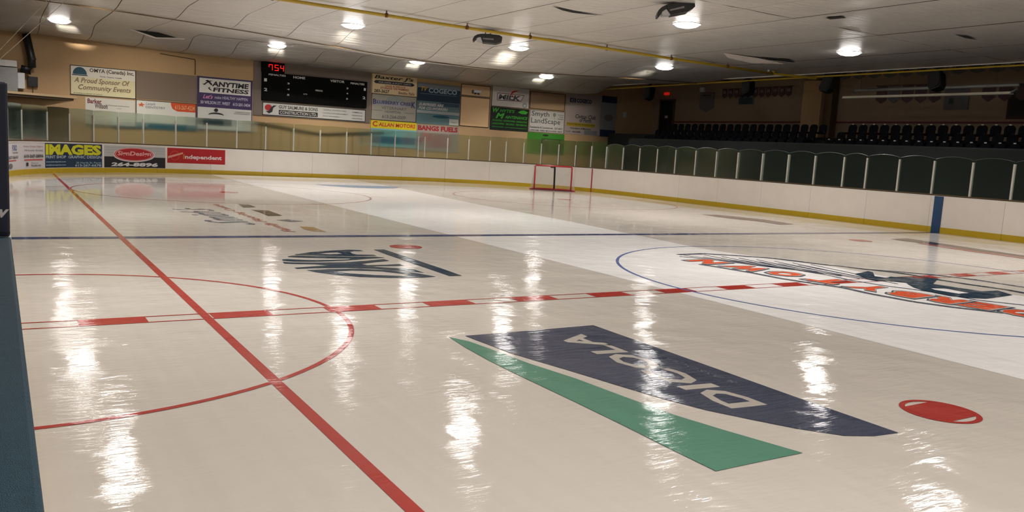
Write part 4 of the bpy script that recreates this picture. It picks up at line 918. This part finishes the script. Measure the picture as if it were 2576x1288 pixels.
tag(MB().tube([(x_, 25.0, zc(x_, 25.0)-0.045) for x_ in [XL+.05+(XE-XL-.1)*i/18 for i in range(19)]], 0.02, 6).obj('support_cable', STEEL), 'brown support cable under the sag of the far ceiling', 'cable')
for lab, p0, p1 in (('pale guy rope slanting at the upper left, left of the pair', (-13.6, 24, 3.42), (-11.45, 24, 6.18)), ('pale guy rope slanting at the upper left, right of the pair', (-13.6, 24, 3.24), (-10.93, 24, 6.18))):
    tag(MB().tube([p0, p1], 0.009, 5).obj('guy_rope', ROPE), lab, 'rope')
tag(MB().tube([(-13.6, 24, -0.02), (-13.6, 24, 3.6)], 0.04, 8).obj('net_pole', GREYM), 'grey pole behind the left boards holding the guy ropes', 'pole')

def projector(name_lab, loc, yaw, pitch):
    r = empty('spotlight', loc, name_lab, 'spotlight')
    M = Matrix.Rotation(yaw, 4, 'Z') @ Matrix.Rotation(pitch, 4, 'Y')
    # side profile in local x,z: body on the right, hooked hood on the left
    body = [(-0.18, -0.17), (0.30, -0.19), (0.42, -0.15), (0.52, -0.10), (0.53, 0.06), (0.42, 0.12), (0.0, 0.14), (-0.24, 0.13), (-0.25, 0.02)]
    MB().prism(body, lambda p: M @ Vector((p[0], -0.24, p[1])), lambda p: M @ Vector((p[0], 0.24, p[1]))).obj('body', DARK, r, bevel=0.015)
    hood = [(-0.24, 0.13), (-0.38, 0.10), (-0.48, 0.04), (-0.54, -0.06), (-0.55, -0.13), (-0.50, -0.14), (-0.44, -0.07), (-0.36, -0.01), (-0.25, 0.02)]
    MB().prism(hood, lambda p: M @ Vector((p[0], -0.22, p[1])), lambda p: M @ Vector((p[0], 0.22, p[1]))).obj('hood', DARK, r)
    MB().prism([(-0.41, 0.0), (-0.26, 0.015), (-0.19, -0.15), (-0.40, -0.11)], lambda p: M @ Vector((p[0], -0.2, p[1])), lambda p: M @ Vector((p[0], 0.2, p[1]))).obj('lens', mat('pale_lens', (0.5, 0.5, 0.48), 0.2), r)
    MB().prism([(-0.18, -0.02), (0.22, -0.03), (0.22, 0.02), (-0.18, 0.02)], lambda p: M @ Vector((p[0], -0.242, p[1]-0.04)), lambda p: M @ Vector((p[0], -0.25, p[1]-0.04))).obj('name_strip', mat('grey_strip', (0.22, 0.2, 0.2), 0.4), r)
    for dx in (-0.12, 0.12): MB().tube([(dx, 0, 0.12), (dx*0.7, 0, 0.30)], 0.018, 6).obj('yoke', DARK, r)
    MB().box(-0.2, -0.12, 0.28, 0.2, 0.12, 0.33).obj('mounting_plate', DARK, r)
projector('black spotlight with a hooked hood hanging under the yellow pipe', (2.28, 18.35, 5.90), -0.52, 0.0)
projector('larger looking black spotlight at the top edge, nearer than the other', (3.12, 9.3, 6.08), -0.60, -0.28)

# lamps: shallow glowing bowls set in the foil, each a disc of light
def lamp_proto():
    r = empty('ceiling_light', (0, 0, 0), 'round white ceiling light', 'light')
    n = 28; V = []; F = []
    prof = [(0.40, 0.0), (0.38, -0.045), (0.31, -0.085), (0.20, -0.11)]
    for rr, zz in prof: V += [(rr*math.cos(2*PI*i/n), rr*math.sin(2*PI*i/n), zz) for i in range(n)]
    for j in range(len(prof)-1):
        for i in range(n): F.append((j*n+i, j*n+(i+1) % n, (j+1)*n+(i+1) % n, (j+1)*n+i))
    F.append(tuple(3*n+i for i in range(n)))
    MB().add(V, F).obj('lens', LENS, r, smooth=True)
    m = MB(); V = []; F = []
    for rr, zz in ((0.40, 0.012), (0.45, 0.012), (0.45, -0.015), (0.40, -0.015)): V += [(rr*math.cos(2*PI*i/n), rr*math.sin(2*PI*i/n), zz) for i in range(n)]
    for j in range(4):
        for i in range(n): F.append((j*n+i, j*n+(i+1) % n, ((j+1) % 4)*n+(i+1) % n, ((j+1) % 4)*n+i))
    m.add(V, F).obj('trim_ring', WHITEM, r)
    return r
LP = lamp_proto()
ld_ = bpy.data.lights.new('lamp_light', 'AREA'); ld_.shape = 'DISK'; ld_.size = 0.62; ld_.energy = LAMP_W; ld_.color = LAMP_COL; ld_.spread = math.radians(140)
lx = [-10.8, -1.7, 5.65, 13.8]; ly = [31.6, 21.6, 11.5, 1.5, -8.5, -18.6, -28.6]
ls_ = []
for pw, sp in ((5.0, 15), (26.0, 30)):  # added lights, no real fixtures: they make the glows on the sagging foil
    l_ = bpy.data.lights.new('added_glow_light', 'AREA'); l_.shape = 'RECTANGLE'; l_.size = 0.7; l_.size_y = 0.05
    l_.energy = pw; l_.color = (1.0, 0.93, 0.78); l_.spread = math.radians(sp); ls_.append(l_)
cn = ['leftmost column', 'second column from the left', 'third column from the left', 'right-hand column']
rn = ['farthest row, by the sign wall', 'second row from the far wall', 'third row from the far wall', 'row over centre ice', 'row above the camera', 'row behind the camera', 'last row behind the camera']
for j, y in enumerate(ly):
    for i, x_ in enumerate(lx):
        if i == 0 and j == 0: r = LP
        else:
            r = LP.copy(); C.objects.link(r)
            for ch in LP.children:
                if ch.type == 'MESH':
                    c = ch.copy(); C.objects.link(c); c.parent = r
        r.location = (x_, y, 6.19); r['group'] = 'round ceiling lights in rows over the ice'
        r['label'] = 'round white ceiling light, %s, %s' % (cn[i], rn[j])
        lo = bpy.data.objects.new('light', ld_); C.objects.link(lo); lo.parent = r; lo.location = (0, 0, -0.115)
        if j < 2:
            so = bpy.data.objects.new('added_glow', ls_[j]); C.objects.link(so); so.parent = r; so.location = (0.12, 0.47, -0.075)  # added light aimed at the ceiling slope beyond the lamp
            so.rotation_euler = (PI/2-math.radians((3, 12)[j]), 0, -math.radians(14))

# ================================================================== GOAL
gl = empty('hockey_goal', (10.42, 25.38, 0.0), 'red framed hockey goal with white net by the corner boards', 'goal')
gl.rotation_euler = (0, 0, -0.603)
# local x along the mouth, -y towards the camera (open front)
GW, GH = 0.915, 1.22
MB().tube([(-GW, 0, 0), (-GW, 0, GH-0.03), (-GW+0.03, 0, GH), (GW-0.03, 0, GH), (GW, 0, GH-0.03), (GW, 0, 0)], 0.038, 10).obj('goal_frame', REDM, gl, smooth=True)
base = [(-GW, 0, 0.035)] + [(-1.12*math.cos(a)*1.0, 0.25+0.85*math.sin(a), 0.035) for a in [PI*i/14 for i in range(15)]] + [(GW, 0, 0.035)]
MB().tube(base, 0.035, 8).obj('base_frame', REDM, gl, smooth=True)
top = [(-GW, 0, GH)] + [(-GW*math.cos(a), 0.50*math.sin(a), GH) for a in [PI*i/10 for i in range(1, 10)]] + [(GW, 0, GH)]
MB().tube(top, 0.022, 8).obj('top_frame', mat('white_frame_paint', (0.5, 0.48, 0.45), 0.4), gl, smooth=True)
MB().tube([(0.08, 1.10, 0.05), (0.06, 0.55, GH-0.12), (0.05, 0.50, GH)], 0.045, 8).obj('center_support', DARK, gl, smooth=True)
MB().box(-0.16, 0.40, GH-0.10, 0.10, 0.52, GH-0.05).obj('center_bracket', DARK, gl)
MB().box(-GW-0.12, -0.05, 0.0, GW+0.05, 0.05, 0.06).obj('bottom_pad', mat('dark_red_pad', (0.10, 0.01, 0.012), 0.6), gl)
net = MB(); nn = 26
def net_pt(t, v):
    a = PI*t
    bx_, by_ = -1.10*math.cos(a), 0.25*min(1, 4*min(t, 1-t))+0.85*math.sin(a); tx, ty = -GW*math.cos(a), 0.50*math.sin(a)
    return Vector((tx+(bx_-tx)*(1-v), ty+(by_-ty)*(1-v), 0.05+(GH-0.05)*v))
for i in range(nn*2+1):
    P = [net_pt(i/(nn*2), v/6) for v in range(7)]; net.tube(P, 0.004, 3, False)
for v in range(1, 22):
    P = [net_pt(t/24, v/22) for t in range(25)]; net.tube(P, 0.004, 3, False)
for i in range(1, 18):
    x_ = -GW+2*GW*i/18; net.tube([(x_, 0, GH), (x_, 0.5*math.sqrt(max(0, 1-(x_/GW)**2)), GH)], 0.004, 3, False)
tag(net.obj('net', NETM, gl), kind='stuff')
